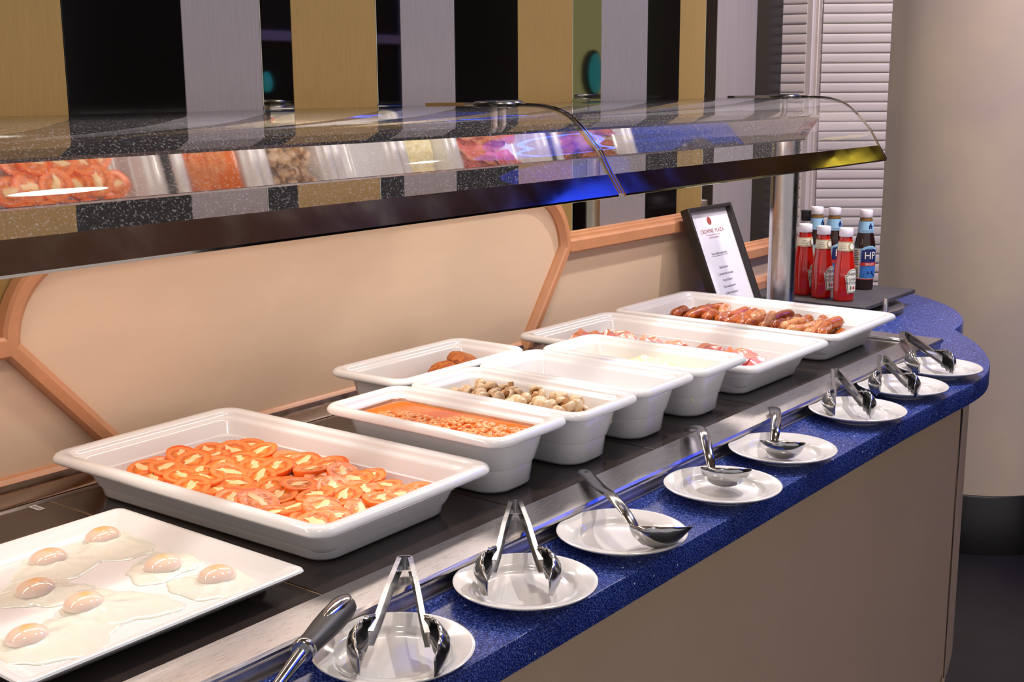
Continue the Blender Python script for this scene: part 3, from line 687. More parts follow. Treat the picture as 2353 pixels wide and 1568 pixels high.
# ------------------------------------------------------------------ plates and utensils
prof = [(0.040, 0.0), (0.042, 0.0), (0.044, 0.003), (0.056, 0.006), (0.070, 0.0125), (0.0815, 0.0168), (0.083, 0.0180), (0.0832, 0.0192), (0.0822, 0.0200), (0.080, 0.0199), (0.070, 0.0172), (0.0615, 0.0150), (0.0595, 0.0138), (0.0575, 0.0112), (0.0555, 0.0086), (0.053, 0.0074), (0.048, 0.0070), (0.02, 0.0066), (0.001, 0.0066)]
pv = lathe(prof, 56)
plates = [(-0.214, -0.428, 'small white plate nearest the camera beside the soft-grip utensil'), (0.004, -0.43, 'small white plate with upright tongs, second from the camera'),
          (0.206, -0.43, 'small white plate under the ladle with long pointed lip by bean pan'), (0.452, -0.44, 'small white plate under the middle of the three ladles'),
          (0.668, -0.427, 'small white plate under the farthest of the three ladles'), (0.961, -0.426, 'small white plate with tongs just after the ladles'),
          (1.180, -0.422, 'small white plate with tongs, second from the worktop end'), (1.372, -0.423, 'small white plate at the rounded end of the worktop')]
p0 = None
for x, y, lb in plates:
    if p0 is None: p0 = mk('side_plate', *pv, 'plate_ceramic', angle=50); o = p0
    else: o = p0.copy(); COL.objects.link(o)
    o.location = (x, y, ZB); tag(o, lb, 'plate', 'small plates along the worktop')

def tongs(P, A, B, label):
    P = Vector(P); A = Vector(A); B = Vector(B); t = empty('serving_tongs', (P.x, P.y, P.z - 0.01)); O = Vector(t.location); tag(t, label, 'tongs', 'tongs on the plates')
    nrm = (A - P).cross(B - P).normalized()
    if nrm.z < 0: nrm = -nrm
    mid = ((A + B) / 2 - P).normalized()
    for H, Q in ((A, B), (B, A)):
        a = (H - P).normalized(); L = (H - P).length
        s = nrm.cross(a); s.normalize()
        if s.dot(Q - H) > 0: s = -s            # s points away from the other arm
        base = P + s * 0.009
        hd = 0.68 * L
        # channel arm
        rings = []
        for u in (0.0, 0.03, 0.3, 0.6, 0.76):
            c = base + a * (u * L) - s * 0.002 * (u > 0.5); w_ = 0.0082 + 0.0008 * (u < 0.5); fl = 0.0055
            pr_ = [(w_, 0), (w_, -fl), (w_ - 0.001, -fl), (w_ - 0.001, -0.001), (-w_ + 0.001, -0.001), (-w_ + 0.001, -fl), (-w_, -fl), (-w_, 0)]
            rings.append([tuple(c + nrm * p + s * q - O) for p, q in pr_])
        arm = mk('arm', *loft(rings), 'tongs_steel', t, angle=30)
        # scalloped head
        nu, nv = 30, 9; V = []; c0 = base + a * (0.62 * L); Lh = 0.38 * L
        for i in range(nu + 1):
            u = i / nu
            w_ = 0.0088 + 0.0115 * math.sin(math.pi * min(1, u * 0.93 + 0.03)) ** 0.8
            if u > 0.96: w_ *= 0.72
            if u > 0.12: w_ += 0.0042 * (abs(math.sin(u * 5.5 * math.pi)) - 0.6)
            for j in range(nv):
                v = -1 + 2 * j / (nv - 1)
                out = 0.020 * math.sin(math.pi * min(1.0, u * 0.92)) ** 0.9 - 0.0125 * v * v * math.sin(math.pi * min(1, u * 0.9 + 0.1)) - 0.010 * u * u
                V.append(tuple(c0 + a * (u * Lh) + nrm * (w_ * v) + s * out - O))
        Fc = [(i * nv + j, i * nv + j + 1, (i + 1) * nv + j + 1, (i + 1) * nv + j) for i in range(nu) for j in range(nv - 1)]
        hdm = mk('scalloped_head', V, Fc, 'tongs_steel', arm, angle=70)
        sm = hdm.modifiers.new('thickness', 'SOLIDIFY'); sm.thickness = 0.0011
    # pivot bend
    rings = []; s0 = nrm.cross(mid).normalized()
    for k in range(9):
        ang = math.pi * k / 8; c = P + s0 * 0.0095 * math.cos(ang) - mid * 0.008 * math.sin(ang); c2 = P + s0 * 0.0083 * math.cos(ang) - mid * 0.0068 * math.sin(ang)
        w_ = 0.0088; rings.append([tuple(c + nrm * w_ - O), tuple(c - nrm * w_ - O), tuple(c2 - nrm * w_ - O), tuple(c2 + nrm * w_ - O)])
    mk('spring_bend', *loft(rings), 'tongs_steel', t, angle=30)
tongs((-0.088, -0.329, 0.020), (-0.284, -0.456, 0.011), (-0.250, -0.510, 0.011), 'steel serving tongs on the plate nearest the camera')
tongs((0.140, -0.311, 0.020), (-0.064, -0.435, 0.011), (-0.028, -0.482, 0.011), 'steel serving tongs on the second plate from the camera')
tongs((1.086, -0.331, 0.022), (0.879, -0.425, 0.011), (0.899, -0.468, 0.011), 'steel serving tongs on the plate just after the ladles')
tongs((1.255, -0.352, 0.020), (1.069, -0.428, 0.011), (1.088, -0.474, 0.011), 'steel serving tongs on the second plate from the worktop end')
tongs((1.515, -0.297, 0.020), (1.276, -0.424, 0.011), (1.310, -0.468, 0.011), 'steel serving tongs on the plate at the rounded worktop end')

def ladle(end, mids, bowl, r, lip, label):
    bc = Vector(bowl); t = empty('ladle', (bc.x, bc.y, -0.01)); O = Vector(t.location); tag(t, label, 'ladle', 'ladles on the plates')
    d = (bc - CAM).normalized(); up = (Vector((0, 0, 1)) - d * d.z).normalized(); rt = Vector(r2); rt = (rt - up * rt.dot(up)).normalized(); fw = up.cross(rt)
    V = []; nu, nv = 40, 9
    for j in range(nv + 1):
        f = j / nv; ang = f * math.pi / 2
        for i in range(nu):
            a = 2 * math.pi * i / nu
            q = r * math.sin(ang) ** 0.85; z = -r * 0.82 * math.cos(ang)
            k = 1 + lip * max(0, math.cos(a)) ** 6 * f ** 3 + 0.08 * max(0, -math.cos(a)) ** 8 * f ** 3
            V.append(tuple(bc + rt * (q * k * math.cos(a)) + fw * (q * math.sin(a)) + up * (z + 0.003 * lip * max(0, math.cos(a)) ** 6 * f ** 4) - O))
    Fc = [(j * nu + i, j * nu + (i + 1) % nu, (j + 1) * nu + (i + 1) % nu, (j + 1) * nu + i) for j in range(nv) for i in range(nu)]
    b = mk('bowl', V, Fc, 'chrome', t, angle=70); sm = b.modifiers.new('thickness', 'SOLIDIFY'); sm.thickness = 0.0014
    path = catmull([tuple(p) for p in mids + [end]], 7); n = len(path)
    rad = [0.0058 + 0.0042 * min(1, (i / n) * 1.5) for i in range(n)]; rad[-1] = 0.006; fl = [0.42 - 0.2 * (i / n) for i in range(n)]
    h = mk('handle', *tube([Vector(p) - O for p in path], rad, 12, flat=fl), 'chrome', t, angle=60)
    e = Vector(path[-3]) - O; V, Fc = ellipsoid(0.0045, 0.0045, 0.0012, 12, 4)
    mk('hanging_hole', [(x + e.x, y + e.y, z + e.z + 0.0017) for x, y, z in V], Fc, 'black_plastic', h)
bD = 0.024
ladle((0.343, -0.276, 0.013), [(0.176, -0.470, 0.017), (0.188, -0.447, 0.030), (0.222, -0.402, 0.034), (0.275, -0.347, 0.022)], (0.196, -0.487, 0.0175), 0.0315, 0.42, 'steel ladle with long pointed lip on the plate by the bean pan')
ladle((0.615, -0.290, 0.012), [(0.447, -0.424, 0.018), (0.462, -0.411, 0.034), (0.505, -0.378, 0.046), (0.560, -0.335, 0.038)], (0.461, -0.438, 0.0170), 0.0325, 0.20, 'steel ladle with arched handle on the middle ladle plate')
ladle((0.822, -0.333, 0.013), [(0.628, -0.432, 0.017), (0.648, -0.424, 0.030), (0.700, -0.398, 0.036), (0.765, -0.364, 0.028)], (0.634, -0.443, 0.0165), 0.0325, 0.06, 'steel ladle with round bowl farthest from the camera')

# soft-grip utensil
gr = empty('serving_spoon', (-0.27, -0.39, 0.0)); O = Vector(gr.location); tag(gr, 'steel serving utensil with black rubber grip lying across the steel rail', 'utensil')
A = Vector((-0.205, -0.358, 0.024)); B = Vector((-0.310, -0.404, 0.024)); D = (A - B).normalized()
path = [tuple(B + D * q - O) for q in (0, 0.004, 0.02, 0.045, 0.07, 0.09, 0.103, 0.111, 0.1145)]
mk('grip', *tube(path, [0.0105, 0.0118, 0.0125, 0.0145, 0.0155, 0.0150, 0.0128, 0.0085, 0.003], 18, flat=0.8), 'rubber', gr, angle=70)
V, Fc = ellipsoid(0.034, 0.0098, 0.006, 20, 10); Q = Matrix.Rotation(math.atan2(D.y, D.x), 3, 'Z'); c = B + D * 0.078 + Vector((0, 0, 0.0085)) - O
mk('steel_inlay', [tuple(Q @ Vector((x, y * (1 + x * 8), z)) + c) for x, y, z in V], Fc, 'chrome', gr)
mk('collar', *tube([tuple(B - D * q - O) for q in (-0.002, 0.0, 0.006, 0.008)], [0.0105, 0.0122, 0.0122, 0.0105], 18), 'chrome', gr, angle=40)
mk('shaft', *tube([tuple(B - D * q - O - Vector((0, 0, 0.25 * q * q + 0.1 * q))) for q in (0.006, 0.03, 0.07, 0.10)], [0.0072, 0.0066, 0.0056, 0.005], 14), 'chrome', gr)
c = B - D * 0.13 - O; V, Fc = ellipsoid(0.04, 0.026, 0.009, 20, 10, 0)
mk('bowl', [tuple(Q @ Vector((x, y, min(z, 0.001))) + Vector((c.x, c.y, -0.008))) for x, y, z in V], Fc, 'chrome', gr)

# ------------------------------------------------------------------ heated sneeze guard
sg = empty('heated_gantry', (1.677, 0.07, ZB)); tag(sg, 'steel heated gantry with curved glass sneeze guard over the food', 'sneeze guard'); O = Vector(sg.location)
def sgo(name, VF, m, parent=None, **k):
    V, Fc = VF; return mk(name, [(x - O.x, y - O.y, z - O.z) for x, y, z in V], Fc, m, parent or sg, **k)
XE, XJ, XL = 1.70, 0.605, -1.35
for px in (1.677, -1.2):
    V, Fc = lathe([(0.033, ZB), (0.033, 0.43)], 40, c=(px, 0.07)); sgo('post', (V, Fc), 'steel_post', angle=40)
    V, Fc = lathe([(0.045, ZB), (0.045, ZB + 0.004), (0.042, ZB + 0.006)], 40, c=(px, 0.07)); sgo('post_foot', (V, Fc), 'steel')
ZL = 0.4225; XB = 1.668
boxp = [(0.02, ZL), (-0.016, 0.474), (-0.012, 0.478), (0.02, 0.484), (0.12, 0.484), (0.135, 0.476), (0.128, ZL), (0.124, ZL), (0.124, 0.47), (0.024, 0.47), (0.024, ZL)]
sgo('lamp_housing', extrude_x(boxp, XL, XB), 'steel_mirror', angle=20)
sgo('edge_bead', extrude_x([(0.0185, ZL - 0.0015), (0.0185, ZL + 0.001), (0.024, ZL + 0.001), (0.024, ZL - 0.0015)], XL, XB), 'steel', smooth=False)
for x in np.arange(-1.2, 1.5, 0.42):
    sgo('heat_tube', tube([(x, 0.074, 0.452), (x + 0.34, 0.074, 0.452)], 0.006, 10), 'lamp_tube')
    cx = x + 0.17; hot = max(0.0, min(1.0, (0.55 - cx) / 0.9))
    la = light('AREA', 'heat_lamp', (cx, 0.074, 0.442), (cx, -0.05, 0.0), 0.85, (1.0, 0.9 - 0.10 * hot, 0.82 - 0.17 * hot), 0.34, 0.05)
gp = [(0.24, 0.5165), (0.15, 0.5178), (0.06, 0.518), (0.0, 0.5165), (-0.025, 0.5135), (-0.05, 0.5065), (-0.07, 0.496), (-0.09, 0.479), (-0.107, 0.4615), (-0.123, 0.4435), (-0.143, 0.411), (-0.163, 0.380)]
gp = catmull(gp, 5)
def pane(x0, x1, name):
    th = 0.006; pr_ = []
    for i, p in enumerate(gp):
        a = Vector(gp[max(0, i - 1)]); b = Vector(gp[min(len(gp) - 1, i + 1)]); d = (b - a).normalized(); n_ = Vector((d.y, -d.x))   # inward
        pr_.append((p, (p[0] + n_.x * th, p[1] + n_.y * th)))
    V = []; Fc = []; n = len(gp)
    poly = [q[0] for q in pr_]
    rings = [[(x, y, z) for y, z in poly] for x in (x0, x1)]
    V = rings[0] + rings[1]; Fc = [(i, i + 1, n + i + 1, n + i) for i in range(n - 1)]
    g = sgo(name, (V, Fc), 'guard_glass', angle=80); g['label'] = 'curved clear glass pane'
    # bright polished edges
    for x in (x0, x1):
        ed = [(p, q) for p, q in pr_]; s = 0.0012
        r = [[(x - s, p[0], p[1]), (x + s, p[0], p[1]), (x + s, p[0] + (q[0] - p[0]) * 0.7, p[1] + (q[1] - p[1]) * 0.7), (x - s, p[0] + (q[0] - p[0]) * 0.7, p[1] + (q[1] - p[1]) * 0.7)] for p, q in ed]
        sgo('glass_edge', loft(r), 'steel_edge', g, angle=60)
    # metal strip along bottom edge
    y0, z0 = -0.163, 0.380; y1, z1 = -0.1435, 0.4095
    sp_ = [(y0 + 0.001, z0 + 0.003), (y0 - 0.0015, z0 - 0.003), (y0 - 0.0045, z0 - 0.002), (y0 - 0.0045, z0 + 0.001), (y1 - 0.003, z1 + 0.002), (y1, z1)]
    sgo('edge_strip', extrude_x(sp_, x0 + 0.006, x1 - 0.006), 'steel_edge', angle=20)
pane(XL, XJ - 0.004, 'glass_pane'); pane(XJ + 0.004, XE, 'glass_pane')
for px, py in ((XJ - 0.04, 0.058), (XJ + 0.04, 0.103), (XE - 0.06, 0.06)):
    V, Fc = lathe([(0.035, 0.5185), (0.036, 0.5205), (0.0345, 0.523), (0.031, 0.525), (0.028, 0.5255)], 32, c=(px, py)); sgo('glass_clamp', (V, Fc), 'black_plastic', angle=40)
    V, Fc = lathe([(0.006, 0.48), (0.006, 0.52)], 12, c=(px, py)); sgo('standoff', (V, Fc), 'steel')
# sticker on the lamp housing
def on_face(u, v):      # u along x from the end, v down the tilted face
    t_ = v; y = -0.016 + 0.036 * t_; z = 0.474 - 0.0515 * t_; return (XB - u, y - 0.0008, z - 0.0006)
q = [on_face(0.070, 0.06), on_face(0.004, 0.06), on_face(0.004, 0.82), on_face(0.070, 0.82)]
stk = sgo('warning_sticker', loft([q, [(x, y + 0.0005, z + 0.0003) for x, y, z in q]]), 'sticker_pink', smooth=False)
def flatpatch(u0, u1, v0, v1, m, name):
    q = [on_face(u0, v0), on_face(u1, v0), on_face(u1, v1), on_face(u0, v1)]; q = [(x, y - 0.0006, z - 0.0004) for x, y, z in q]
    sgo(name, (q, [(0, 1, 2, 3)]), m, stk, smooth=False)
flatpatch(0.020, 0.007, 0.12, 0.42, 'label_red', 'red_symbol'); flatpatch(0.036, 0.022, 0.22, 0.36, 'label_red', 'red_symbol')
for k in range(4): flatpatch(0.056 - 0.002 * k, 0.018 + 0.003 * k, 0.50 + 0.07 * k, 0.53 + 0.07 * k, 'ink_black', 'print_line')
for k in range(3): flatpatch(0.066, 0.046, 0.16 + 0.08 * k, 0.19 + 0.08 * k, 'ink', 'print_line')

# ------------------------------------------------------------------ slate turntable and condiments
ZT = 0.020
tt = empty('slate_turntable', (1.97, 0.07, ZB)); O = Vector(tt.location); tag(tt, 'square slate board on round steel turntable behind the sausages', 'turntable')
def tto(name, VF, m, **k):
    V, Fc = VF; return mk(name, [(x - O.x, y - O.y, z - O.z) for x, y, z in V], Fc, m, tt, **k)
tto('steel_disc', lathe([(0.10, ZB), (0.178, -0.014), (0.181, -0.011), (0.180, -0.006), (0.168, -0.004), (0.08, -0.003)], 56, c=(1.955, 0.06)), 'steel')
tto('bearing', lathe([(0.07, -0.004), (0.07, ZT - 0.01)], 32, c=(1.965, 0.07)), 'steel')
tto('slate_board', bevbox(1.80, 2.135, -0.092, 0.235, ZT - 0.0105, ZT, 0.002), 'slate')
tto('locking_peg', lathe([(0.0085, -0.008), (0.0078, 0.005), (0.0062, 0.026), (0.0055, 0.028), (0.002, 0.0285)], 18, c=(1.90, -0.104)), 'steel')

def prof_r(prof, z):
    for (r0, z0), (r1, z1) in zip(prof[:-1], prof[1:]):
        if z0 <= z <= z1 and z1 > z0: return r0 + (r1 - r0) * (z - z0) / (z1 - z0)
    return prof[-1][0]
def patch(prof, t0, t1, zlist, off, nt=14, widths=None):
    rings = []
    for k, z in enumerate(zlist):
        wv = widths[k] if widths else 1.0; tm = (t0 + t1) / 2; hw = (t1 - t0) / 2 * wv
        rings.append([((prof_r(prof, z) + off) * math.cos(tm - hw + 2 * hw * i / nt), (prof_r(prof, z) + off) * math.sin(tm - hw + 2 * hw * i / nt), z) for i in range(nt + 1)])
    return loft(rings, False, False, False)
def wrap(VF, prof, tc, zc, off):
    V, Fc = VF; q = []
    for x, y, z in V:
        r = prof_r(prof, zc + y) + off; a = tc + x / r; q.append((r * math.cos(a), r * math.sin(a), zc + y))
    return q, Fc
TEXTS = {}
def tx(s, size, sp=1.0):
    if (s, size) not in TEXTS: TEXTS[(s, size)] = text_geo(s, size, sp)
    return TEXTS[(s, size)]
KP = [(0.0215, 0.0), (0.0235, 0.002), (0.0242, 0.006), (0.0240, 0.012), (0.0247, 0.018), (0.0250, 0.05), (0.0248, 0.082), (0.0238, 0.088), (0.0205, 0.108), (0.0185, 0.124), (0.0172, 0.140), (0.0162, 0.1495), (0.0150, 0.152), (0.0155, 0.1545), (0.0145, 0.157), (0.0145, 0.161)]
def ketchup(loc, tc, label):
    t = empty('ketchup_bottle', loc); tag(t, label, 'ketchup bottle', 'ketchup bottles on the slate')
    V, Fc = lathe(KP, 40, sq=1); mk('bottle', V, Fc, 'ketchup', t, angle=60)
    V, Fc = lathe([(0.0165, 0.160), (0.0170, 0.161), (0.0168, 0.1785), (0.0160, 0.180), (0.010, 0.1805)], 32); mk('cap', V, Fc, 'cap_white', t, angle=40)
    nl = mk('neck_label', *patch(KP, -math.pi, math.pi, [0.125, 0.132, 0.14, 0.148], 0.0016, 40), 'label_cream', t); 
    for z in (0.1265, 0.1465): mk('label_line', *patch(KP, -math.pi, math.pi, [z, z + 0.0012], 0.0019, 40), 'label_gold', nl)
    V, Fc = lathe([(0.0078, 0.0), (0.0108, 0.0)], 24, False, False); mk('seal_ring', *wrap((V, Fc), KP, tc, 0.1365, 0.0022), 'label_gold', nl)
    V, Fc = lathe([(0.0001, 0), (0.0078, 0.0)], 24, False, False); mk('seal', *wrap((V, Fc), KP, tc, 0.1365, 0.0021), 'label_white', nl)
    for k in range(3): mk('script_line', *patch(KP, tc - 1.75 + 0.1 * k, tc - 0.8 - 0.06 * k, [0.1315 + 0.0042 * k, 0.1322 + 0.0042 * k], 0.0019, 10), 'ink', nl)
    # keystone label
    zl = [0.022, 0.03, 0.05, 0.066, 0.0665, 0.074, 0.079, 0.082]; wd = [0.68, 0.72, 0.86, 1.0, 0.78, 0.70, 0.5, 0.2]
    fl = mk('front_label', *patch(KP, tc - 0.86, tc + 0.86, zl, 0.0021, 18, wd), 'label_white', t)
    mk('green_border', *patch(KP, tc - 0.80, tc + 0.80, [0.0235, 0.03, 0.05, 0.0648, 0.065, 0.073, 0.0775, 0.0795], 0.0024, 18, wd), 'label_green', fl)
    mk('inner_field', *patch(KP, tc - 0.72, tc + 0.72, [0.0255, 0.031, 0.05, 0.0632, 0.0634, 0.072, 0.0762, 0.078], 0.0027, 18, wd), 'label_white', fl)
    for s, z, sz in (('HEINZ', 0.069, 0.0098), ('TOMATO', 0.0555, 0.0090), ('KETCHUP', 0.047, 0.0090)):
        mk('lettering', *wrap(tx(s, sz), KP, tc, z, 0.0031), 'ink_black', fl, smooth=False)
    V, Fc = lathe([(0.0001, 0), (0.0038, 0)], 16, False, False); mk('tomato_print', *wrap((V, Fc), KP, tc + 0.08, 0.0345, 0.0031), 'label_red', fl)
    mk('leaf_print', *wrap(([(-0.001, -0.005, 0), (0.002, -0.002, 0), (0.0015, 0.004, 0), (-0.002, 0.006, 0), (-0.003, 0.0)+(0,)], [(0, 1, 2, 3, 4)]), KP, tc - 0.26, 0.0345, 0.0031), 'label_green', fl)
# facing angle: towards the camera then turned to the right
def face(x, y, turn): return math.atan2(CAM.y - y, CAM.x - x) + math.radians(turn)
for (x, y), tn, lb in (((1.891, 0.111), 68, 'red ketchup bottle beside the steel post'), ((1.873, 0.0535), 58, 'middle of the three red ketchup bottles'), ((1.862, -0.010), 52, 'red ketchup bottle farthest from the steel post')):
    ketchup((x, y, ZT), face(x, y, tn), lb)
HP_ = [(0.0215, 0.0), (0.0245, 0.002), (0.0252, 0.006), (0.0252, 0.03), (0.0262, 0.034), (0.0264, 0.08), (0.0264, 0.118), (0.0250, 0.126), (0.0215, 0.142), (0.0195, 0.150), (0.0180, 0.165), (0.0166, 0.179), (0.0150, 0.182), (0.0148, 0.189)]
def hpsauce(loc, tc, label):
    t = empty('brown_sauce_bottle', loc); tag(t, label, 'sauce bottle', 'brown sauce bottles on the slate')
    V, Fc = lathe(HP_, 40, sq=0.6); mk('bottle', V, Fc, 'brown_sauce', t, angle=60)
    mk('neck', *patch(HP_, -math.pi, math.pi, [0.179, 0.184, 0.1885], 0.0007, 36), 'glass_neck', t)
    V, Fc = lathe([(0.0158, 0.188), (0.0163, 0.189), (0.0161, 0.2055), (0.0152, 0.207), (0.009, 0.2075)], 32); mk('cap', V, Fc, 'cap_white', t, angle=40)
    nl = mk('neck_label', *patch(HP_, -math.pi, math.pi, [0.1485, 0.156, 0.165, 0.178], 0.0012, 40), 'label_sky', t)
    V, Fc = tx('BY APPOINTMENT', 0.004); mk('lettering', *wrap((V, Fc), HP_, tc - 0.1, 0.154, 0.0017), 'ink_black', nl, smooth=False)
    V, Fc = tx('TO HER MAJESTY', 0.004); mk('lettering', *wrap((V, Fc), HP_, tc - 0.1, 0.1505, 0.0017), 'ink_black', nl, smooth=False)
    mk('crest', *wrap(([(-0.005, -0.006, 0), (0.005, -0.006, 0), (0.0055, 0.003, 0), (0.002, 0.004, 0), (0.0025, 0.008, 0), (0, 0.0095, 0), (-0.0025, 0.008, 0), (-0.002, 0.004, 0), (-0.0055, 0.003, 0)], [tuple(range(9))]), HP_, tc + 0.15, 0.1645, 0.0018), 'label_navy', nl, smooth=False)
    fl = mk('front_label', *patch(HP_, tc - 1.75, tc + 1.1, [0.0285, 0.05, 0.08, 0.109], 0.0014, 34), 'label_sky', t)
    mk('label_top', *patch(HP_, tc - 0.8, tc + 0.8, [0.109, 0.112, 0.116], 0.0014, 14, [1, 0.75, 0.25]), 'label_sky', fl)
    mk('info_panel', *patch(HP_, tc - 1.72, tc - 0.92, [0.031, 0.06, 0.107], 0.0018, 10), 'label_white', fl)
    for k in range(9): mk('print_line', *patch(HP_, tc - 1.66, tc - 1.0 - 0.08 * (k % 3), [0.0655 + k * 0.0045, 0.0675 + k * 0.0045], 0.0022, 8), 'ink', fl)
    for k in range(11): mk('bar_code', *patch(HP_, tc - 1.6, tc - 1.05, [0.033 + k * 0.0024, 0.0342 + k * 0.0024 - 0.0004 * (k % 2)], 0.0022, 6), 'ink_black', fl)
    mk('navy_field', *patch(HP_, tc - 0.82, tc + 0.85, [0.072, 0.085, 0.104, 0.1075], 0.0018, 20, [1, 1, 0.95, 0.5]), 'label_navy', fl)
    mk('red_band', *patch(HP_, tc - 0.86, tc + 0.88, [0.0635, 0.0725], 0.0022, 20), 'label_red', fl)
    mk('picture', *patch(HP_, tc - 0.86, tc + 0.88, [0.0325, 0.045, 0.0635], 0.0018, 20), 'label_blue', fl)
    mk('skyline', *wrap(([(-0.016, -0.012, 0), (0.016, -0.012, 0), (0.016, -0.004, 0), (0.010, -0.004, 0), (0.010, 0.004, 0), (0.005, 0.004, 0), (0.005, -0.003, 0), (-0.002, -0.003, 0), (-0.002, 0.003, 0), (-0.006, 0.003, 0), (-0.006, -0.004, 0), (-0.016, -0.004, 0)], [tuple(range(12))]), HP_, tc, 0.0465, 0.0022), 'label_navy', fl, smooth=False)
    mk('red_line', *patch(HP_, tc - 1.75, tc + 1.1, [0.0275, 0.0295], 0.0018, 30), 'label_red', fl)
    for s, z, sz, m in (('HP', 0.090, 0.027, 'label_white'), ('SAUCE', 0.068, 0.0085, 'label_white'), ('ORIGINAL', 0.1105, 0.0048, 'label_navy')):
        mk('lettering', *wrap(tx(s, sz), HP_, tc + 0.02, z, 0.0027), m, fl, smooth=False)
for (x, y), tn, lb in (((2.062, 0.022), 30, 'brown sauce bottle standing alone at the right of the slate'), ((2.066, 0.160), 42, 'brown sauce bottle at the back behind the left ketchup'), ((2.069, 0.112), 42, 'brown sauce bottle at the back behind the middle ketchup')):
    hpsauce((x, y, ZT), face(x, y, tn), lb)
VP = [(0.022, 0.0), (0.026, 0.002), (0.027, 0.006), (0.027, 0.09), (0.025, 0.105), (0.014, 0.135), (0.0115, 0.15), (0.0112, 0.178)]
vb = empty('vinegar_bottle', (1.987, 0.155, ZT)); tag(vb, 'clear bottle with black cap and orange label behind the steel post', 'bottle')
mk('bottle', *lathe(VP, 32), 'clear_bottle', vb, angle=60)
mk('cap', *lathe([(0.012, 0.178), (0.0128, 0.18), (0.0125, 0.198), (0.0135, 0.199), (0.0135, 0.204), (0.011, 0.205)], 28), 'black_plastic', vb, angle=40)
mk('front_label', *patch(VP, -math.pi, math.pi, [0.012, 0.05, 0.088], 0.001, 32), 'label_orange', vb)

# ------------------------------------------------------------------ menu stand leaning on the wall
ms = empty('menu_stand', (1.69, 0.22, ZB)); tag(ms, 'black framed hot buffet menu card leaning against the wall', 'menu')
TL = Vector((1.585, 0.300, 0.246)); TR = Vector((1.803, 0.300, 0.2455)); BL_ = Vector((1.588, 0.196, -0.018)); BR_ = Vector((1.806, 0.196, -0.018))
ex = (TR - TL).normalized(); ey = (TL - BL_).normalized(); ez = ex.cross(ey).normalized(); 
Wm = (TR - TL).length; Hm = (TL - BL_).length; OB = BL_ - Vector(ms.location)
def mp_(u, v, d): return tuple(OB + ex * u + ey * v + ez * d)
def mbox(name, u0, u1, v0, v1, d0, d1, m, parent, b=0.0015):
    V, Fc = bevbox(u0, u1, v0, v1, d0, d1, b); return mk(name, [mp_(*p) for p in V], Fc, m, parent, angle=30)
fw_ = 0.0075
for n_, a in (('frame_side', (0, fw_, 0, Hm)), ('frame_side', (Wm - fw_, Wm, 0, Hm)), ('frame_top', (fw_, Wm - fw_, Hm - fw_ * 1.3, Hm)), ('frame_bottom', (fw_, Wm - fw_, 0, fw_ * 1.3))):
    mbox(n_, *a, 0.0, 0.024, 'frame_black', ms)
mbox('backing', fw_, Wm - fw_, fw_, Hm - fw_, 0.002, 0.006, 'frame_black', ms, 0.0005)
sheet = mbox('menu_sheet', fw_ * 0.9, Wm - fw_ * 0.9, fw_, Hm - fw_, 0.0062, 0.0075, 'paper', ms, 0.0003)
def mtext(s, v, size, m, u=Wm / 2):
    V, Fc = tx(s, size); mk('lettering', [mp_(u + x, v + y, 0.0079) for x, y, z in V], Fc, m, sheet, smooth=False)
cu_ = Wm / 2
V, Fc = lathe([(0.0001, 0), (0.0105, 0)], 24, False, False); mk('emblem', [mp_(cu_ + x, Hm - 0.036 + y, 0.0079) for x, y, z in V], Fc, 'ink_red', sheet, smooth=False)
mtext('CROWNE  PLAZA', Hm - 0.062, 0.0145, 'ink_red'); mtext('HOTELS & RESORTS', Hm - 0.079, 0.0055, 'ink_red')
def mline(v, half, m, th=0.0009): mk('rule', [mp_(cu_ - half, v, 0.0079), mp_(cu_ + half, v, 0.0079), mp_(cu_ + half, v + th, 0.0079), mp_(cu_ - half, v + th, 0.0079)], [(0, 1, 2, 3)], m, sheet, smooth=False)
mline(Hm - 0.0725, 0.036, 'ink_red')
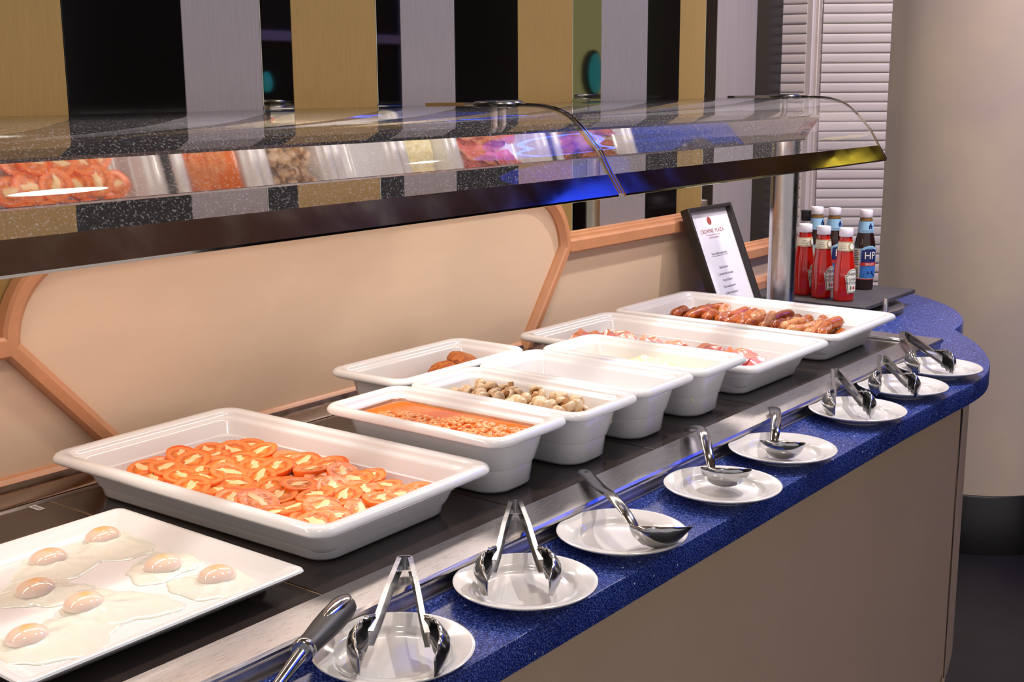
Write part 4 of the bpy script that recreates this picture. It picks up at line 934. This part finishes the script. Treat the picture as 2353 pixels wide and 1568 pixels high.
mtext('Hot buffet selection', Hm - 0.120, 0.0095, 'ink'); mline(Hm - 0.1265, 0.041, 'ink')
for k, s in enumerate(('Back bacon', 'Cumberland sausage', 'Rosti fritters', 'Flat mushrooms', 'Grilled tomatoes', 'Scrambled eggs', 'Black pudding')):
    mtext(s, Hm - 0.156 - 0.0165 * k, 0.0092, 'ink')
V, Fc = bevbox(-0.02, 0.02, 0, 0.2, -0.004, 0.0, 0.001)

# ------------------------------------------------------------------ blue neon loops hanging in the room (one reflected in the glass, one added for the edge strip)
def neon(loc, R, label, k):
    n_ = empty('neon_lamp', loc); tag(n_, label, 'lamp')
    P = [(R * math.cos(a) * (1 + 0.18 * math.cos(2 * a + k)), R * math.sin(a), 0.03 * math.sin(3 * a)) for a in np.linspace(0, 2 * math.pi, 49)]
    mk('neon_tube', *tube(P, 0.013, 10, caps=False), 'neon_blue', n_)
    V, Fc = lathe([(R * 1.5, 0.12), (R * 1.5, 0.16), (0.02, 0.17)], 40, False, True); V2, F2 = lathe([(R * 1.5, 0.12), (0.001, 0.121)], 40, False, True)
    mk('backing_disc', V, Fc, 'black_plastic', n_); mk('glow_panel', V2, F2, 'neon_glow', n_)
    mk('ceiling_cable', *tube([(0, 0, 2.4 - loc[2]), (0, 0, 0.15)], 0.004, 6), 'black_plastic', n_)
neon((2.75, -0.45, 2.0), 0.26, 'blue neon loop lamp glowing in the curved glass joint', 0.6)
neon((3.5, -1.75, 2.05), 0.42, 'larger blue neon loop lamp added to glow in the metal edge strip', 1.4)  # added out of view to give the edge strip its blue reflection

pd = empty('added_yellow_glow', (5.7, -1.08, 1.95)); tag(pd, 'added yellow glow reflected in the far end of the metal edge strip', 'lamp')  # added glowing body, stretched to reflect as a gold streak in the strip
V, Fc = ellipsoid(0.34, 0.055, 0.035, 28, 12); V = [(x, y + 0.02 * math.sin(x * 22), z) for x, y, z in V]
mk('glow_body', V, Fc, 'yellow_streak_glow', pd)
mk('cable', *tube([(0, 0, 0.45), (0, 0, 0.06)], 0.004, 6), 'black_plastic', pd)
